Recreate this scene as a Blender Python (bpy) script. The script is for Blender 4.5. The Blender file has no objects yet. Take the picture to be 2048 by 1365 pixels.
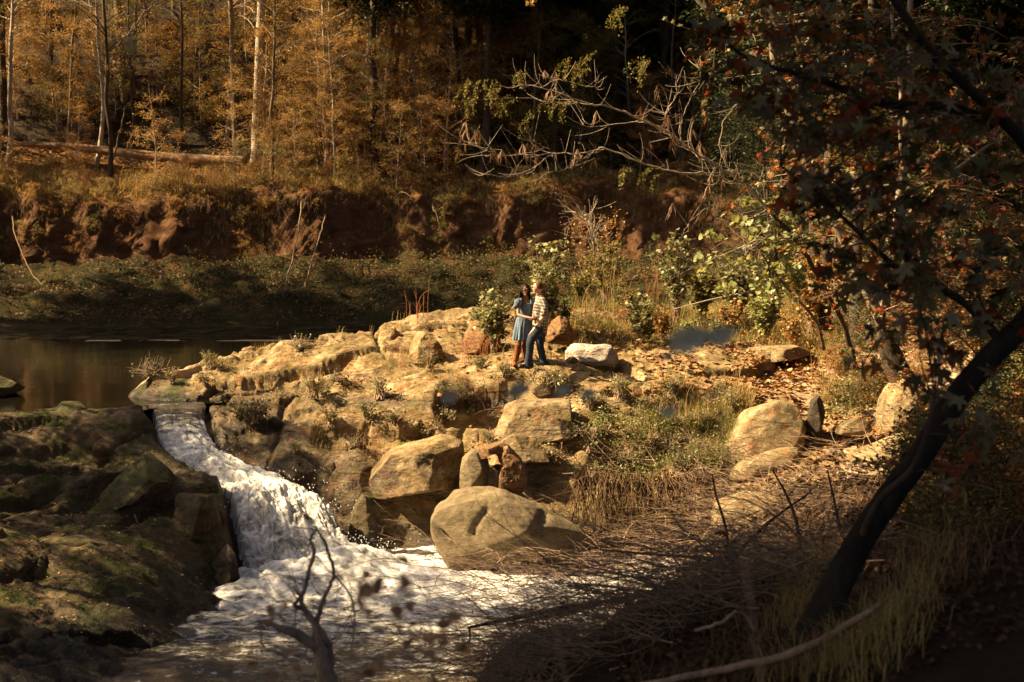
import bpy, math, random
import numpy as np
from mathutils import Vector, Matrix
random.seed(7); RNG = np.random.default_rng(7)
S = bpy.context.scene; COL = S.collection
R = math.radians
# ------------------------------------------------------------------ camera
PITCH = R(4.675); CZ = 3.8; FPX = 2844.4
cd = bpy.data.cameras.new('camera'); cam = bpy.data.objects.new('camera', cd); COL.objects.link(cam)
cam.location = (0, 0, CZ); cam.rotation_euler = (R(90) - PITCH, 0, 0)
cd.lens = 50; cd.sensor_width = 36; cd.clip_start = .1; cd.clip_end = 900
cd.dof.use_dof = True; cd.dof.focus_distance = 30; cd.dof.aperture_fstop = 2.2
S.camera = cam
# ------------------------------------------------------------------ world, sun, exposure
TOSUN = Vector((-.74, -.02, .64)).normalized()
w = bpy.data.worlds.new('World'); S.world = w; w.use_nodes = True
wn = w.node_tree.nodes; bg = wn['Background']
sk = wn.new('ShaderNodeTexSky'); sk.sky_type = 'NISHITA'; sk.sun_disc = False
sk.sun_elevation = math.asin(TOSUN.z); sk.sun_rotation = math.atan2(TOSUN.x, TOSUN.y)
sk.air_density = .7; sk.dust_density = 7.0; sk.ozone_density = 0
w.node_tree.links.new(sk.outputs[0], bg.inputs[0]); bg.inputs[1].default_value = .033
sd = bpy.data.lights.new('sun', 'SUN'); sun = bpy.data.objects.new('sun', sd); COL.objects.link(sun)
sd.energy = 5.0; sd.angle = R(.6); sd.color = (1, .75, .42)
sun.rotation_euler = TOSUN.to_track_quat('Z', 'Y').to_euler()
S.view_settings.view_transform = 'Standard'; S.view_settings.look = 'None'
S.view_settings.exposure = 2.05; S.view_settings.gamma = 1.0; S.view_settings.use_curve_mapping = False
try:
    S.cycles.max_bounces = 6; S.cycles.diffuse_bounces = 3; S.cycles.glossy_bounces = 3
    S.cycles.transmission_bounces = 3; S.cycles.transparent_max_bounces = 4
    S.cycles.use_denoising = True; S.cycles.sample_clamp_indirect = 4
except Exception: pass
# ------------------------------------------------------------------ helpers
def W(px, py, D):
    """world point seen at a pixel of the 2048 wide photograph, D metres away along y"""
    u = (px - 1024) / FPX; v = (682.5 - py) / FPX
    t = D / (math.cos(PITCH) + v * math.sin(PITCH))
    return np.array([u * t, D, CZ + t * (-math.sin(PITCH) + v * math.cos(PITCH))])
def h3(i, j, k, s=0):
    n = (i.astype(np.int64) * 374761393 + j.astype(np.int64) * 668265263 + k.astype(np.int64) * 2147483647 + s * 1274126177) & 0xffffffff
    n = ((n ^ (n >> 13)) * 1274126177) & 0xffffffff
    n = ((n ^ (n >> 16)) * 2246822519) & 0xffffffff
    n = n ^ (n >> 15)
    return (n & 0xffffff) / float(0xffffff)
def vn(x, y, z=0., s=0):
    x, y, z = np.broadcast_arrays(np.asarray(x, float), np.asarray(y, float), np.asarray(z, float))
    i, j, k = np.floor(x), np.floor(y), np.floor(z); fx, fy, fz = x - i, y - j, z - k
    fx = fx*fx*(3-2*fx); fy = fy*fy*(3-2*fy); fz = fz*fz*(3-2*fz)
    i = i.astype(int); j = j.astype(int); k = k.astype(int); r = 0
    for a in (0, 1):
        for b in (0, 1):
            for c in (0, 1):
                r = r + h3(i+a, j+b, k+c, s) * (fx if a else 1-fx) * (fy if b else 1-fy) * (fz if c else 1-fz)
    return r * 2 - 1
def fbm(x, y, z=0., o=4, s=0, g=.5):
    r = 0; a = 1.; t = 0
    for q in range(o):
        r = r + a * vn(x * 2.03**q + 7.1*q, y * 2.03**q, z * 2.03**q, s + q); t += a; a *= g
    return r / t
def sst(x, a, b):
    t = np.clip((x - a) / (b - a), 0, 1); return t * t * (3 - 2 * t)
def cells(x, y, s=0):
    """planar facets: per cell offset + tilt, and the distance to the crack between cells"""
    i, j = np.floor(x).astype(int), np.floor(y).astype(int)
    f1 = np.full(x.shape, 9.); f2 = f1.copy(); h = np.zeros(x.shape)
    for a in (-1, 0, 1):
        for b in (-1, 0, 1):
            ci, cj = i + a, j + b; z0 = np.zeros_like(ci)
            qx = ci + h3(ci, cj, z0, s); qy = cj + h3(ci, cj, z0 + 1, s)
            d = np.hypot(x - qx, y - qy)
            hh = (h3(ci, cj, z0 + 2, s) - .5) + (h3(ci, cj, z0 + 3, s) - .5) * 1.5 * (x - qx) + (h3(ci, cj, z0 + 4, s) - .5) * 1.5 * (y - qy)
            n = d < f1
            f2 = np.where(n, f1, np.minimum(f2, d)); h = np.where(n, hh, h); f1 = np.where(n, d, f1)
    return h, f2 - f1
def mesh_np(name, V, F3=None, F4=None, smooth=True, mi=None):
    me = bpy.data.meshes.new(name); V = np.asarray(V, np.float32)
    F3 = np.zeros((0, 3), int) if F3 is None else np.asarray(F3, int).reshape(-1, 3)
    F4 = np.zeros((0, 4), int) if F4 is None else np.asarray(F4, int).reshape(-1, 4)
    me.vertices.add(len(V)); me.vertices.foreach_set('co', V.ravel())
    lp = np.concatenate([F3.ravel(), F4.ravel()]).astype(np.int32); n = len(F3) + len(F4)
    me.loops.add(len(lp)); me.loops.foreach_set('vertex_index', lp)
    me.polygons.add(n)
    st = np.concatenate([np.arange(len(F3)) * 3, len(F3) * 3 + np.arange(len(F4)) * 4]).astype(np.int32)
    me.polygons.foreach_set('loop_start', st)
    me.polygons.foreach_set('use_smooth', np.full(n, bool(smooth)))
    if mi is not None: me.polygons.foreach_set('material_index', np.asarray(mi, np.int32))
    me.update(calc_edges=True)
    return me
class MB:
    def __init__(s): s.V = []; s.T = []; s.Q = []; s.n = 0
    def add(s, V, T=None, Q=None):
        V = np.asarray(V, float).reshape(-1, 3); s.V.append(V)
        if T is not None and len(T): s.T.append(np.asarray(T, int) + s.n)
        if Q is not None and len(Q): s.Q.append(np.asarray(Q, int) + s.n)
        s.n += len(V); return s
    def mesh(s, name, smooth=True):
        c = lambda L, k: np.concatenate(L) if L else np.zeros((0, k), int)
        V = np.concatenate(s.V) if s.V else np.zeros((0, 3))
        return mesh_np(name, V, c(s.T, 3), c(s.Q, 4), smooth)
    def build(s, name, mat, parent=None, smooth=True):
        return link(name, s.mesh(name, smooth), mat, parent)
def link(name, me, mat=None, parent=None):
    o = bpy.data.objects.new(name, me); COL.objects.link(o)
    if mat is not None and me is not None and not len(me.materials):
        for m in (mat if isinstance(mat, (list, tuple)) else [mat]): me.materials.append(m)
    if parent is not None: o.parent = parent
    return o
def tag(o, label=None, cat=None, group=None, kind=None):
    if label: o['label'] = label
    if cat: o['category'] = cat
    if group: o['group'] = group
    if kind: o['kind'] = kind
    return o
def empty(name, loc=(0, 0, 0), label=None, cat=None, group=None):
    o = bpy.data.objects.new(name, None); COL.objects.link(o); o.location = tuple(float(q) for q in loc); o.empty_display_size = .1
    return tag(o, label, cat, group)
def copy_tree(o, parent=None):
    c = o.copy(); COL.objects.link(c); c.parent = parent
    for ch in list(o.children): copy_tree(ch, c)
    return c
def smoothline(P, n=6):
    P = np.asarray(P, float); out = []
    Q = np.vstack([2*P[0]-P[1], P, 2*P[-1]-P[-2]])
    for i in range(1, len(Q) - 2):
        for t in np.linspace(0, 1, n, endpoint=False):
            a, b, c, d = Q[i-1], Q[i], Q[i+1], Q[i+2]
            out.append(.5*((2*b)+(c-a)*t+(2*a-5*b+4*c-d)*t*t+(3*b-a-3*c+d)*t**3))
    out.append(P[-1]); return np.array(out)
def tube(mb, P, r, k=5, cap=True, rough=0., seed=0):
    P = np.asarray(P, float); n = len(P)
    r = np.broadcast_to(np.asarray(r, float), (n,)) if np.ndim(r) == 0 else np.interp(np.linspace(0, 1, n), np.linspace(0, 1, len(r)), r)
    T = np.gradient(P, axis=0); T /= np.linalg.norm(T, axis=1)[:, None] + 1e-9
    ref = np.array([.31, .95, .1]) if abs(T[:, 1]).mean() < .8 else np.array([1., 0, .1])
    A = np.cross(T, ref); A /= np.linalg.norm(A, axis=1)[:, None] + 1e-9; B = np.cross(T, A)
    th = np.arange(k) * 2 * math.pi / k
    rr = r[:, None] * np.ones(k)
    if rough: rr = rr * (1 + rough * fbm(np.arange(n)[:, None] * .45 + seed, np.cos(th)[None] * 1.5, np.sin(th)[None] * 1.5, 3, seed))
    V = P[:, None] + rr[..., None] * (np.cos(th)[None, :, None] * A[:, None] + np.sin(th)[None, :, None] * B[:, None])
    i = np.arange(n - 1)[:, None] * k; j = np.arange(k)[None]; j2 = (j + 1) % k
    Q = np.stack([i + j, i + j2, i + k + j2, i + k + j], -1).reshape(-1, 4)
    V = V.reshape(-1, 3)
    T3 = None
    if cap:
        V = np.vstack([V, P[0], P[-1]]); a, b = n * k, n * k + 1; jj = np.arange(k); jn = (jj + 1) % k
        T3 = np.vstack([np.stack([np.full(k, a), jn, jj], -1), np.stack([np.full(k, b), (n-1)*k + jj, (n-1)*k + jn], -1)])
    mb.add(V, T3, Q)
def strands(mb, P0, P1, P2, r0, r1, k=3, n=6):
    """many thin quadratic curves at once, arrays (m,3)"""
    P0, P1, P2 = (np.asarray(p, float) for p in (P0, P1, P2)); m = len(P0)
    if not m: return
    t = np.linspace(0, 1, n)[None, :, None]
    P = (1-t)**2 * P0[:, None] + 2*t*(1-t) * P1[:, None] + t*t * P2[:, None]
    T = np.gradient(P, axis=1); T /= np.linalg.norm(T, axis=2)[..., None] + 1e-9
    A = np.cross(T, np.array([.3, .9, .2])); A /= np.linalg.norm(A, axis=2)[..., None] + 1e-9; B = np.cross(T, A)
    rr = (np.asarray(r0).reshape(-1, 1) * (1 - t[..., 0]) + np.asarray(r1).reshape(-1, 1) * t[..., 0]) * np.ones((m, n))
    th = np.arange(k) * 2 * math.pi / k
    V = P[:, :, None] + rr[..., None, None] * (np.cos(th)[None, None, :, None] * A[:, :, None] + np.sin(th)[None, None, :, None] * B[:, :, None])
    b = (np.arange(m) * n * k)[:, None, None]; i = (np.arange(n - 1) * k)[None, :, None]; j = np.arange(k)[None, None]; j2 = (j + 1) % k
    Q = np.stack([b + i + j, b + i + j2, b + i + k + j2, b + i + k + j], -1).reshape(-1, 4)
    mb.add(V.reshape(-1, 3), None, Q)
LEAF = (np.array([[0, 0, 0], [.28, .5, .1], [0, 1, -.05], [-.28, .5, .1]]), np.array([[0, 1, 2], [0, 2, 3]]))
_o = [(0, 0), (.34, .12), (.62, .42), (.44, .75), (0, 1.1), (-.44, .75), (-.62, .42), (-.34, .12)]
BROAD = (np.array([[x, y, .12 * abs(x) - .1 * y * y] for x, y in _o]), np.array([[0, i, i + 1] for i in range(1, 7)]))
_s = [(0, 0)]
for _k in range(5):
    _a = R(-126 + 63 * _k); _L = (.62, .92, 1.0, .92, .62)[_k]
    if _k: _m = _a - R(31.5); _s.append((math.sin(_m) * .34, .18 + math.cos(_m) * .34))
    _s += [(math.sin(_a - .30) * _L * .62, .18 + math.cos(_a - .30) * _L * .62), (math.sin(_a) * _L, .18 + math.cos(_a) * _L), (math.sin(_a + .30) * _L * .62, .18 + math.cos(_a + .30) * _L * .62)]
STAR = (np.array([(0, .18, .06)] + [(x, y, -.22 * math.hypot(x, y - .18)**2) for x, y in _s]), np.array([[0, 1 + i, 1 + (i + 1) % len(_s)] for i in range(len(_s))]))
def leafset(mb, C, size, tmpl=LEAF, tilt=.6, rng=RNG, droop=None, yaw=None, base=None):
    C = np.asarray(C, float).reshape(-1, 3); m = len(C)
    if not m: return
    T, F = tmpl; k = len(T)
    ya = rng.uniform(0, 2*math.pi, m) if yaw is None else yaw
    ti = rng.normal(0, tilt, m) if droop is None else rng.normal(droop, tilt, m); ro = rng.normal(0, tilt, m)
    cx, sx, cy, sy, cz, sz = np.cos(ti), np.sin(ti), np.cos(ro), np.sin(ro), np.cos(ya), np.sin(ya)
    Z = np.zeros(m); O = np.ones(m)
    Rx = np.array([[O, Z, Z], [Z, cx, -sx], [Z, sx, cx]]); Ry = np.array([[cy, Z, sy], [Z, O, Z], [-sy, Z, cy]]); Rz = np.array([[cz, -sz, Z], [sz, cz, Z], [Z, Z, O]])
    M = np.einsum('ijm,jkm,klm->mil', Rz, Rx, Ry)
    s = (np.asarray(size) * np.ones(m))[:, None, None]
    V = np.einsum('mil,kl->mki', M, T) * s + C[:, None]
    F = (F[None] + (np.arange(m) * k)[:, None, None]).reshape(-1, 3)
    mb.add(V.reshape(-1, 3), F)
# ------------------------------------------------------------------ node material helper
class NM:
    def __init__(s, name, rough=.8, spec=.3):
        s.m = bpy.data.materials.new(name); s.m.use_nodes = True; s.t = s.m.node_tree; s.N = s.t.nodes
        s.b = s.N['Principled BSDF']; s.b.inputs['Roughness'].default_value = rough; s.b.inputs['Specular IOR Level'].default_value = spec
        s.out = s.N['Material Output']; s.tc = s.N.new('ShaderNodeTexCoord').outputs['Object']
    def L(s, a, b): s.t.links.new(a, b)
    def _in(s, sock, v):
        if v is None: return
        if isinstance(v, bpy.types.NodeSocket): s.L(v, sock)
        elif isinstance(v, (tuple, list)) and len(v) == 3 and sock.type == 'RGBA': sock.default_value = (*v, 1)
        else: sock.default_value = v
    def map(s, scale=(1, 1, 1), rot=(0, 0, 0), vec=None):
        n = s.N.new('ShaderNodeMapping'); s.L(vec or s.tc, n.inputs[0]); n.inputs['Scale'].default_value = scale; n.inputs['Rotation'].default_value = rot; return n.outputs[0]
    def noise(s, sc, det=6, ro=.6, vec=None, dist=0.):
        n = s.N.new('ShaderNodeTexNoise'); s.L(vec or s.tc, n.inputs['Vector']); n.inputs['Scale'].default_value = sc
        n.inputs['Detail'].default_value = det; n.inputs['Roughness'].default_value = ro; n.inputs['Distortion'].default_value = dist; return n.outputs['Fac']
    def voro(s, sc, feat='DISTANCE_TO_EDGE', vec=None):
        n = s.N.new('ShaderNodeTexVoronoi'); n.feature = feat; s.L(vec or s.tc, n.inputs['Vector']); n.inputs['Scale'].default_value = sc; return n.outputs[0]
    def ramp(s, fac, pts):
        n = s.N.new('ShaderNodeValToRGB'); s._in(n.inputs[0], fac); e = n.color_ramp.elements
        while len(e) > 1: e.remove(e[-1])
        for q, (p, c) in enumerate(pts):
            el = e[0] if q == 0 else e.new(p); el.position = p
            el.color = (*c, 1) if isinstance(c, tuple) else (c, c, c, 1)
        return n.outputs[0]
    def mix(s, f, a, b, mode='MIX'):
        n = s.N.new('ShaderNodeMix'); n.data_type = 'RGBA'; n.blend_type = mode
        s._in(n.inputs[0], f); s._in(n.inputs[6], a); s._in(n.inputs[7], b); return n.outputs[2]
    def math(s, op, a, b=None, clamp=False):
        n = s.N.new('ShaderNodeMath'); n.operation = op; n.use_clamp = clamp; s._in(n.inputs[0], a)
        if b is not None: s._in(n.inputs[1], b)
        return n.outputs[0]
    def sep(s, v=None):
        n = s.N.new('ShaderNodeSeparateXYZ'); s.L(v or s.tc, n.inputs[0]); return n.outputs
    def geo(s, name):
        return s.N.new('ShaderNodeNewGeometry').outputs[name]
    def mr(s, v, a, b, c=0., d=1.):
        n = s.N.new('ShaderNodeMapRange'); n.clamp = True; s._in(n.inputs[0], v)
        for q, x in zip((1, 2, 3, 4), (a, b, c, d)): n.inputs[q].default_value = x
        return n.outputs[0]
    def bump(s, h, st=.5, dist=.05, nrm=None):
        n = s.N.new('ShaderNodeBump'); s._in(n.inputs['Height'], h); n.inputs['Strength'].default_value = st; n.inputs['Distance'].default_value = dist
        if nrm is not None: s.L(nrm, n.inputs['Normal'])
        return n.outputs[0]
    def fin(s, col=None, nrm=None, rough=None, translucent=None, tw=.35):
        s._in(s.b.inputs['Base Color'], col); s._in(s.b.inputs['Normal'], nrm); s._in(s.b.inputs['Roughness'], rough)
        if translucent is not None:
            t = s.N.new('ShaderNodeBsdfTranslucent'); s._in(t.inputs[0], translucent); mx = s.N.new('ShaderNodeMixShader'); mx.inputs[0].default_value = tw
            s.L(s.b.outputs[0], mx.inputs[1]); s.L(t.outputs[0], mx.inputs[2]); s.L(mx.outputs[0], s.out.inputs[0])
        return s.m
def rockmat(name, a, b, c, moss=.35,  mosscol=(.045, .055, .015), scale=1., strata=(0, R(-28), R(20)), wet=None, spec=.25, bumpk=.8, rust=.85):
    n = NM(name, .85, spec)
    v = n.map((1.3*scale, 1.3*scale, 2.6*scale), strata)
    n1 = n.noise(1.1*scale, 8, .65); n2 = n.noise(1.6, 9, .7, v); n3 = n.noise(22*scale, 5, .7)
    col = n.ramp(n2, [(.32, a), (.47, b), (.62, c)])
    col = n.mix(n.mr(n1, .38, .62, 0, .75), col, tuple(q*.62 for q in b))
    sp = n.mr(n3, .56, .70, 0, .5); col = n.mix(sp, col, tuple(min(1, q*1.35) for q in c))
    col = n.mix(n.math('MULTIPLY', n.mr(n.noise(2.6*scale, 9, .8), .52, .60, 0, rust), n.mr(n.noise(.7, 3), .4, .55)), col, (b[0]*1.0, b[1]*.55, b[2]*.42))
    cr = n.noise(1.3*scale, 5, .55, n.map((.5, 1., 3.2), strata), 1.0); crk = n.mr(n.math('ABSOLUTE', n.math('SUBTRACT', cr, .5)), 0., .018, 1, 0)
    crk = n.math('MULTIPLY', crk, n.mr(n.noise(.9, 3), .42, .55, 0, 1))
    col = n.mix(n.math('MULTIPLY', crk, .7), col, tuple(q*.35 for q in a))
    if moss:
        nz = n.sep(n.geo('Normal'))[2]; mm = n.noise(1.7*scale, 7, .7)
        f = n.math('MULTIPLY', n.mr(nz, .0, .75), n.mr(mm, .62 - moss*.4, .72 - moss*.35))
        mc = n.mix(n.noise(35, 4), mosscol, tuple(q*1.9 for q in mosscol)); col = n.mix(f, col, mc)
    ro = None
    if wet:
        P = n.sep(n.geo('Position')); f = wet(n, P); col = n.mix(f, col, n.mix(1., col, (.30, .30, .33), 'MULTIPLY')); ro = n.mr(f, 0, 1, .85, .28)
    h = n.math('ADD', n.math('MULTIPLY', n2, 1.2), n.math('MULTIPLY', n3, .28)); h = n.math('SUBTRACT', h, n.math('MULTIPLY', crk, .5))
    h = n.math('ADD', h, n.math('MULTIPLY', n.noise(7*scale, 7, .75), .55)); nb = n.bump(h, bumpk, .14); nb = n.bump(n.noise(70*scale, 4, .75), .6, .018, nb)
    return n.fin(col, nb, ro)
def leafmat(name, cols, tw=.35, rough=.55, spec=.25):
    n = NM(name, rough, spec); r = n.geo('Random Per Island')
    pts = [(i / max(1, len(cols) - 1), c) for i, c in enumerate(cols)]
    c = n.ramp(r, pts); v = n.N.new('ShaderNodeObjectInfo').outputs['Random']
    c = n.mix(n.mr(v, 0, 1, 0, .35), c, tuple(sum(q[i] for q in cols) / len(cols) * .6 for i in range(3)))
    return n.fin(c, translucent=n.mix(1., c, (1., .85, .5), 'MULTIPLY'), tw=tw)
def barkmat(name, a, b, sc=6., sk=.16):
    n = NM(name, .9, .15); v = n.map((1, 1, sk)); n1 = n.noise(sc, 7, .7, v); n2 = n.noise(1.1, 4)
    col = n.mix(n.mr(n1, .35, .65), a, b); col = n.mix(n.mr(n2, .45, .7, 0, .5), col, tuple(q*.5 for q in a))
    return n.fin(col, n.bump(n1, .9, .03))
# ------------------------------------------------------------------ terrain heights
_c = []
def cp(*pts):
    for p in pts: _c.append(W(*p))
def cx(*pts):
    for p in pts: _c.append(np.array(p, float))
# outcrop: back edge above the upper pool
cp((290,775,31.5),(400,742,33),(520,714,34),(600,692,33.5),(700,702,34),(790,668,34.5),(860,648,35),(950,632,36),(1080,625,37.5))
# outcrop: upper surface
cp((450,795,30.5),(530,760,31.5),(620,765,31),(700,752,31),(740,728,31.5),(850,725,32),(900,748,30.6),(1000,735,30.3),(1060,737,30.05),(1200,738,30.3),
   (1200,692,33),(1100,690,33),(1400,692,34),(1400,742,31),(1600,705,34),(1600,742,32),(1750,720,33),(1300,715,32),(1000,690,33))
# upper front
cp((400,830,29.2),(500,850,28.9),(600,832,29.4),(700,822,29.6),(800,792,29.8),(870,792,29.6),(905,765,29.95),(1060,748,29.85),(1130,750,29.9),
   (940,842,29.55),(1000,838,29.5),(1060,818,29.5),(1120,812,29.4),(1200,792,29.2),(1300,792,29.3),(1450,792,29.5),(1600,792,30),(1700,802,30))
# lower front
cp((440,900,27.9),(520,905,28),(600,950,27.3),(650,902,28),(700,960,27.3),(750,885,28.3),(830,872,28.5),(750,942,27.5),(850,952,27.5),
   (930,900,28),(1000,882,27.9),(1100,900,27.7),(1000,950,27.4),(1200,882,27.9),(1200,950,27.3),(1300,862,28.4),(1350,950,27.3),(1420,862,28.6),
   (1450,905,28),(1100,950,27.35),(1540,870,28.4),(1500,962,27.1),(1650,905,27.6),(1750,855,28.5),(1850,832,28),(1850,905,26),(2000,855,27))
# right bank
cp((1500,1005,25.6),(1420,1050,25.4),(1600,1005,24.5),(1700,1005,22),(1800,1105,17),(1650,1155,16),(1500,1155,19),(1350,1205,18),(1430,1110,21),
   (1200,1278,16.2),(1080,1335,15),(940,1405,14.6),(1700,1310,9),(1900,1210,9),(2040,1110,10),(1500,1310,10.5),(1250,1350,11.5),(1900,1000,18),(2040,950,20),
   (1900,655,36),(2040,605,36),(1700,680,38),(1950,720,31))
# feet of the faces in the plunge pool
cx((-3.7,26.9,-2.6),(-2.9,26.8,-2.7),(-2.2,27.0,-2.7),(-1.4,27.0,-2.7),(-.6,26.9,-2.7),(.2,26.9,-2.7),(1.2,26.75,-2.7),(2.2,26.7,-2.6),(3.1,26.6,-2.5),(3.9,26.0,-1.9),
   (-3,24,-3),(-1,24.5,-3),(1,24.5,-3),(2.8,24.5,-2.8),(-2,21,-3),(0,21,-3),(1.2,20,-3),(2.2,21.6,-2.8),(-3.4,18,-3),(-.8,17,-3),(.2,16.6,-2.8),(-1.6,15.2,-2.8),(1.2,18.2,-2.8),(-3,12,-3),(-5,14,-3))
# near bank under and beside the camera
cx((0,0,2.1),(3,2,2.2),(6,4,2.4),(9,8,2.6),(1,5,.9),(-.4,9,-.2),(-1.2,12,-1.4),(12,14,3),(13,22,2.6),(13,30,2.4),(14,38,3),(10,30,1.3),(-3,5,.6),(-6,8,-.6),(-10,8,1.5),(-12,12,1.5))
# left shelf
cp((0,838,27.7),(60,832,27.7),(140,822,27.9),(230,822,28.1),(290,838,28.1),(0,885,26.6),(100,880,26.9),(200,905,26.7),(300,885,27.4),(330,905,27.2),
   (200,955,25.7),(330,960,26.1),(440,965,26.2),(465,985,25.8),(60,1000,24.6),(150,1085,23.3),(300,1040,24.4),(420,1035,25),(0,1150,21.6),(80,1180,21.5),
   (200,1150,22.1),(0,1300,19.3),(80,1330,19.2))
cx((-4.55,24.6,-2.6),(-4.7,23.6,-2.6),(-5.0,22.3,-2.6),(-5.0,21,-2.6),(-4.75,19.6,-2.7),(-4.75,18.2,-2.7),(-5.6,22.6,-1.95),(-5.75,21.2,-2.1),(-5.6,19.8,-2.35),(-6.5,18,-2.3),(-6.6,21.6,-1.85),
   (-9,16,-1.8),(-12,20,-.6),(-12,26,.3),(-14,28,.6))
# upper pool bed
cx((-12,30,-.7),(-9,31,-.6),(-7.3,29.5,-.3),(-8,34,-.8),(-5,36.5,-.8),(-3,37,-.8),(-1,39,-.8),(-12,40,-1),(-6,42,-1),(0,43,-.9),(-2,46,-1),(-12,46,-1),(4,42,1.),(2.5,40,1.2),(8,42,1.3),(13,44,3),(4,47,1),(9,47,1.3))
CP = np.array(_c)
def _phi(r2): return np.sqrt(r2 + .12)
def _fit(P):
    d = P[:, None, :2] - P[None, :, :2]; A = _phi((d**2).sum(-1)); n = len(P); A[np.arange(n), np.arange(n)] -= .02
    B = np.hstack([np.ones((n, 1)), P[:, :2]]); M = np.zeros((n+3, n+3)); M[:n, :n] = A; M[:n, n:] = B; M[n:, :n] = B.T
    return np.linalg.solve(M, np.concatenate([P[:, 2], np.zeros(3)]))
_w = _fit(CP)
def base_near(x, y):
    sh = x.shape; x = x.ravel(); y = y.ravel(); out = np.empty(len(x))
    for i in range(0, len(x), 20000):
        a, b = x[i:i+20000], y[i:i+20000]
        r2 = (a[:, None] - CP[None, :, 0])**2 + (b[:, None] - CP[None, :, 1])**2
        out[i:i+20000] = _phi(r2) @ _w[:-3] + _w[-3] + _w[-2]*a + _w[-1]*b
    return out.reshape(sh)
def waterline(x): return 52.6 + .14 * (np.clip(x, -30, 2) + 19) + 1.2 * fbm(x*.16, 3.3, 0, 3, 5)
def far(x, y):
    s = y - waterline(x) ; b = sst(x, -1, 6) * 1.1
    tall = 1 - .25 * sst(x, 8, 16)
    lo = np.interp(s, [-9, -1.2, 0, .5, 3, 5.6, 6.0], [-1, -.5, -.02, .25, 1.2, 2.3, 2.35])
    lo = np.maximum(lo, b + .05 * (s + 9) * sst(x, -1, 6))
    lo = lo + .55 * fbm(x*.5, y*.5, 0, 5, 9) * sst(s, .1, 2)
    sc_ = s + .7 * fbm(x*.28, 7.7, 0, 3, 12) + .25*fbm(x*1.3, 2.2, 0, 2, 13); cl = sst(sc_, 5.7 , 7.0) * (2.9 + .5*fbm(x*.22, 1.1, 0, 3, 14)) * tall
    hill = np.maximum(s - 7.0, 0); hz = .26 * hill + .05 * np.maximum(hill - 12, 0) + .8 * fbm(x*.09, y*.09, 0, 3, 11) * sst(hill, 1, 10)
    z = lo + cl + hz
    z = z + sst(x, 12, 34) * 5 * (1 - sst(y, 70, 110)) + sst(-x, 24, 44) * 3
    return z
def rockmask(x, y):
    m = sst(6.6 - x, 0, 1.2) * sst(y, 17.5, 19) * (1 - sst(y, 34, 37))
    return m * (1 - .9 * sst(x, -1, .8) * (1 - sst(y, 24.5, 26)))
FALL = [((286,806,30.1),(412,800,30.6)),((300,815,29.5),(410,812,29.7)),((308,838,28.8),(412,838,28.9)),((316,880,28.1),(432,878,28.2)),((350,925,27.4),(475,915,27.6)),((405,955,26.8),(570,955,27.0)),
        ((452,975,26.3),(648,985,26.35)),((464,1010,25.9),(672,1022,25.8)),((478,1080,25.3),(700,1072,25.5)),((488,1150,24.75),(760,1112,25.2)),((498,1225,24.2),(830,1165,24.9))]
def fall_grid(nu, nv):
    L = smoothline([W(*a) for a, b in FALL], 12); Rr = smoothline([W(*b) for a, b in FALL], 12)
    tu = np.linspace(0, len(L) - 1, nu); ix = np.arange(len(L))
    f = lambda P: np.stack([np.interp(tu, ix, P[:, q]) for q in range(3)], -1)
    L, Rr = f(L), f(Rr); v = np.linspace(0, 1, nv)[None, :, None]
    return L[:, None] * (1 - v) + Rr[:, None] * v
def bilin(gx, gy, G, x, y):
    i = np.clip(np.searchsorted(gx, x) - 1, 0, len(gx) - 2); j = np.clip(np.searchsorted(gy, y) - 1, 0, len(gy) - 2)
    u = np.clip((x - gx[i]) / (gx[i+1] - gx[i]), 0, 1); v = np.clip((y - gy[j]) / (gy[j+1] - gy[j]), 0, 1)
    return G[j, i]*(1-u)*(1-v) + G[j, i+1]*u*(1-v) + G[j+1, i]*(1-u)*v + G[j+1, i+1]*u*v
GX = np.concatenate([np.arange(-14, -10.2, .12), np.arange(-10.2, 6.5, .045), np.arange(6.5, 14.01, .11)])
GY = np.concatenate([np.arange(.0, 19, .13), np.arange(19, 34, .045), np.arange(34, 47.01, .11)])
X, Y = np.meshgrid(GX, GY)
Z0 = base_near(X, Y); RM = rockmask(X, Y)
# fractured, dipping blocks
ca, sa = math.cos(.38), math.sin(.38)
wx = X + .16 * fbm(X*.7, Y*.7, 0, 3, 21); wy = Y + .16 * fbm(X*.7, Y*.7, 4.2, 3, 22)
A1 = (wx*ca + wy*sa); B1 = (-wx*sa + wy*ca)
h1, e1 = cells(A1*.30, B1*.75, 31); h2, e2 = cells(A1*.85 + 5, B1*2.1, 32); h3_, e3 = cells(A1*4.2 + 5, B1*6.5, 33)
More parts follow.
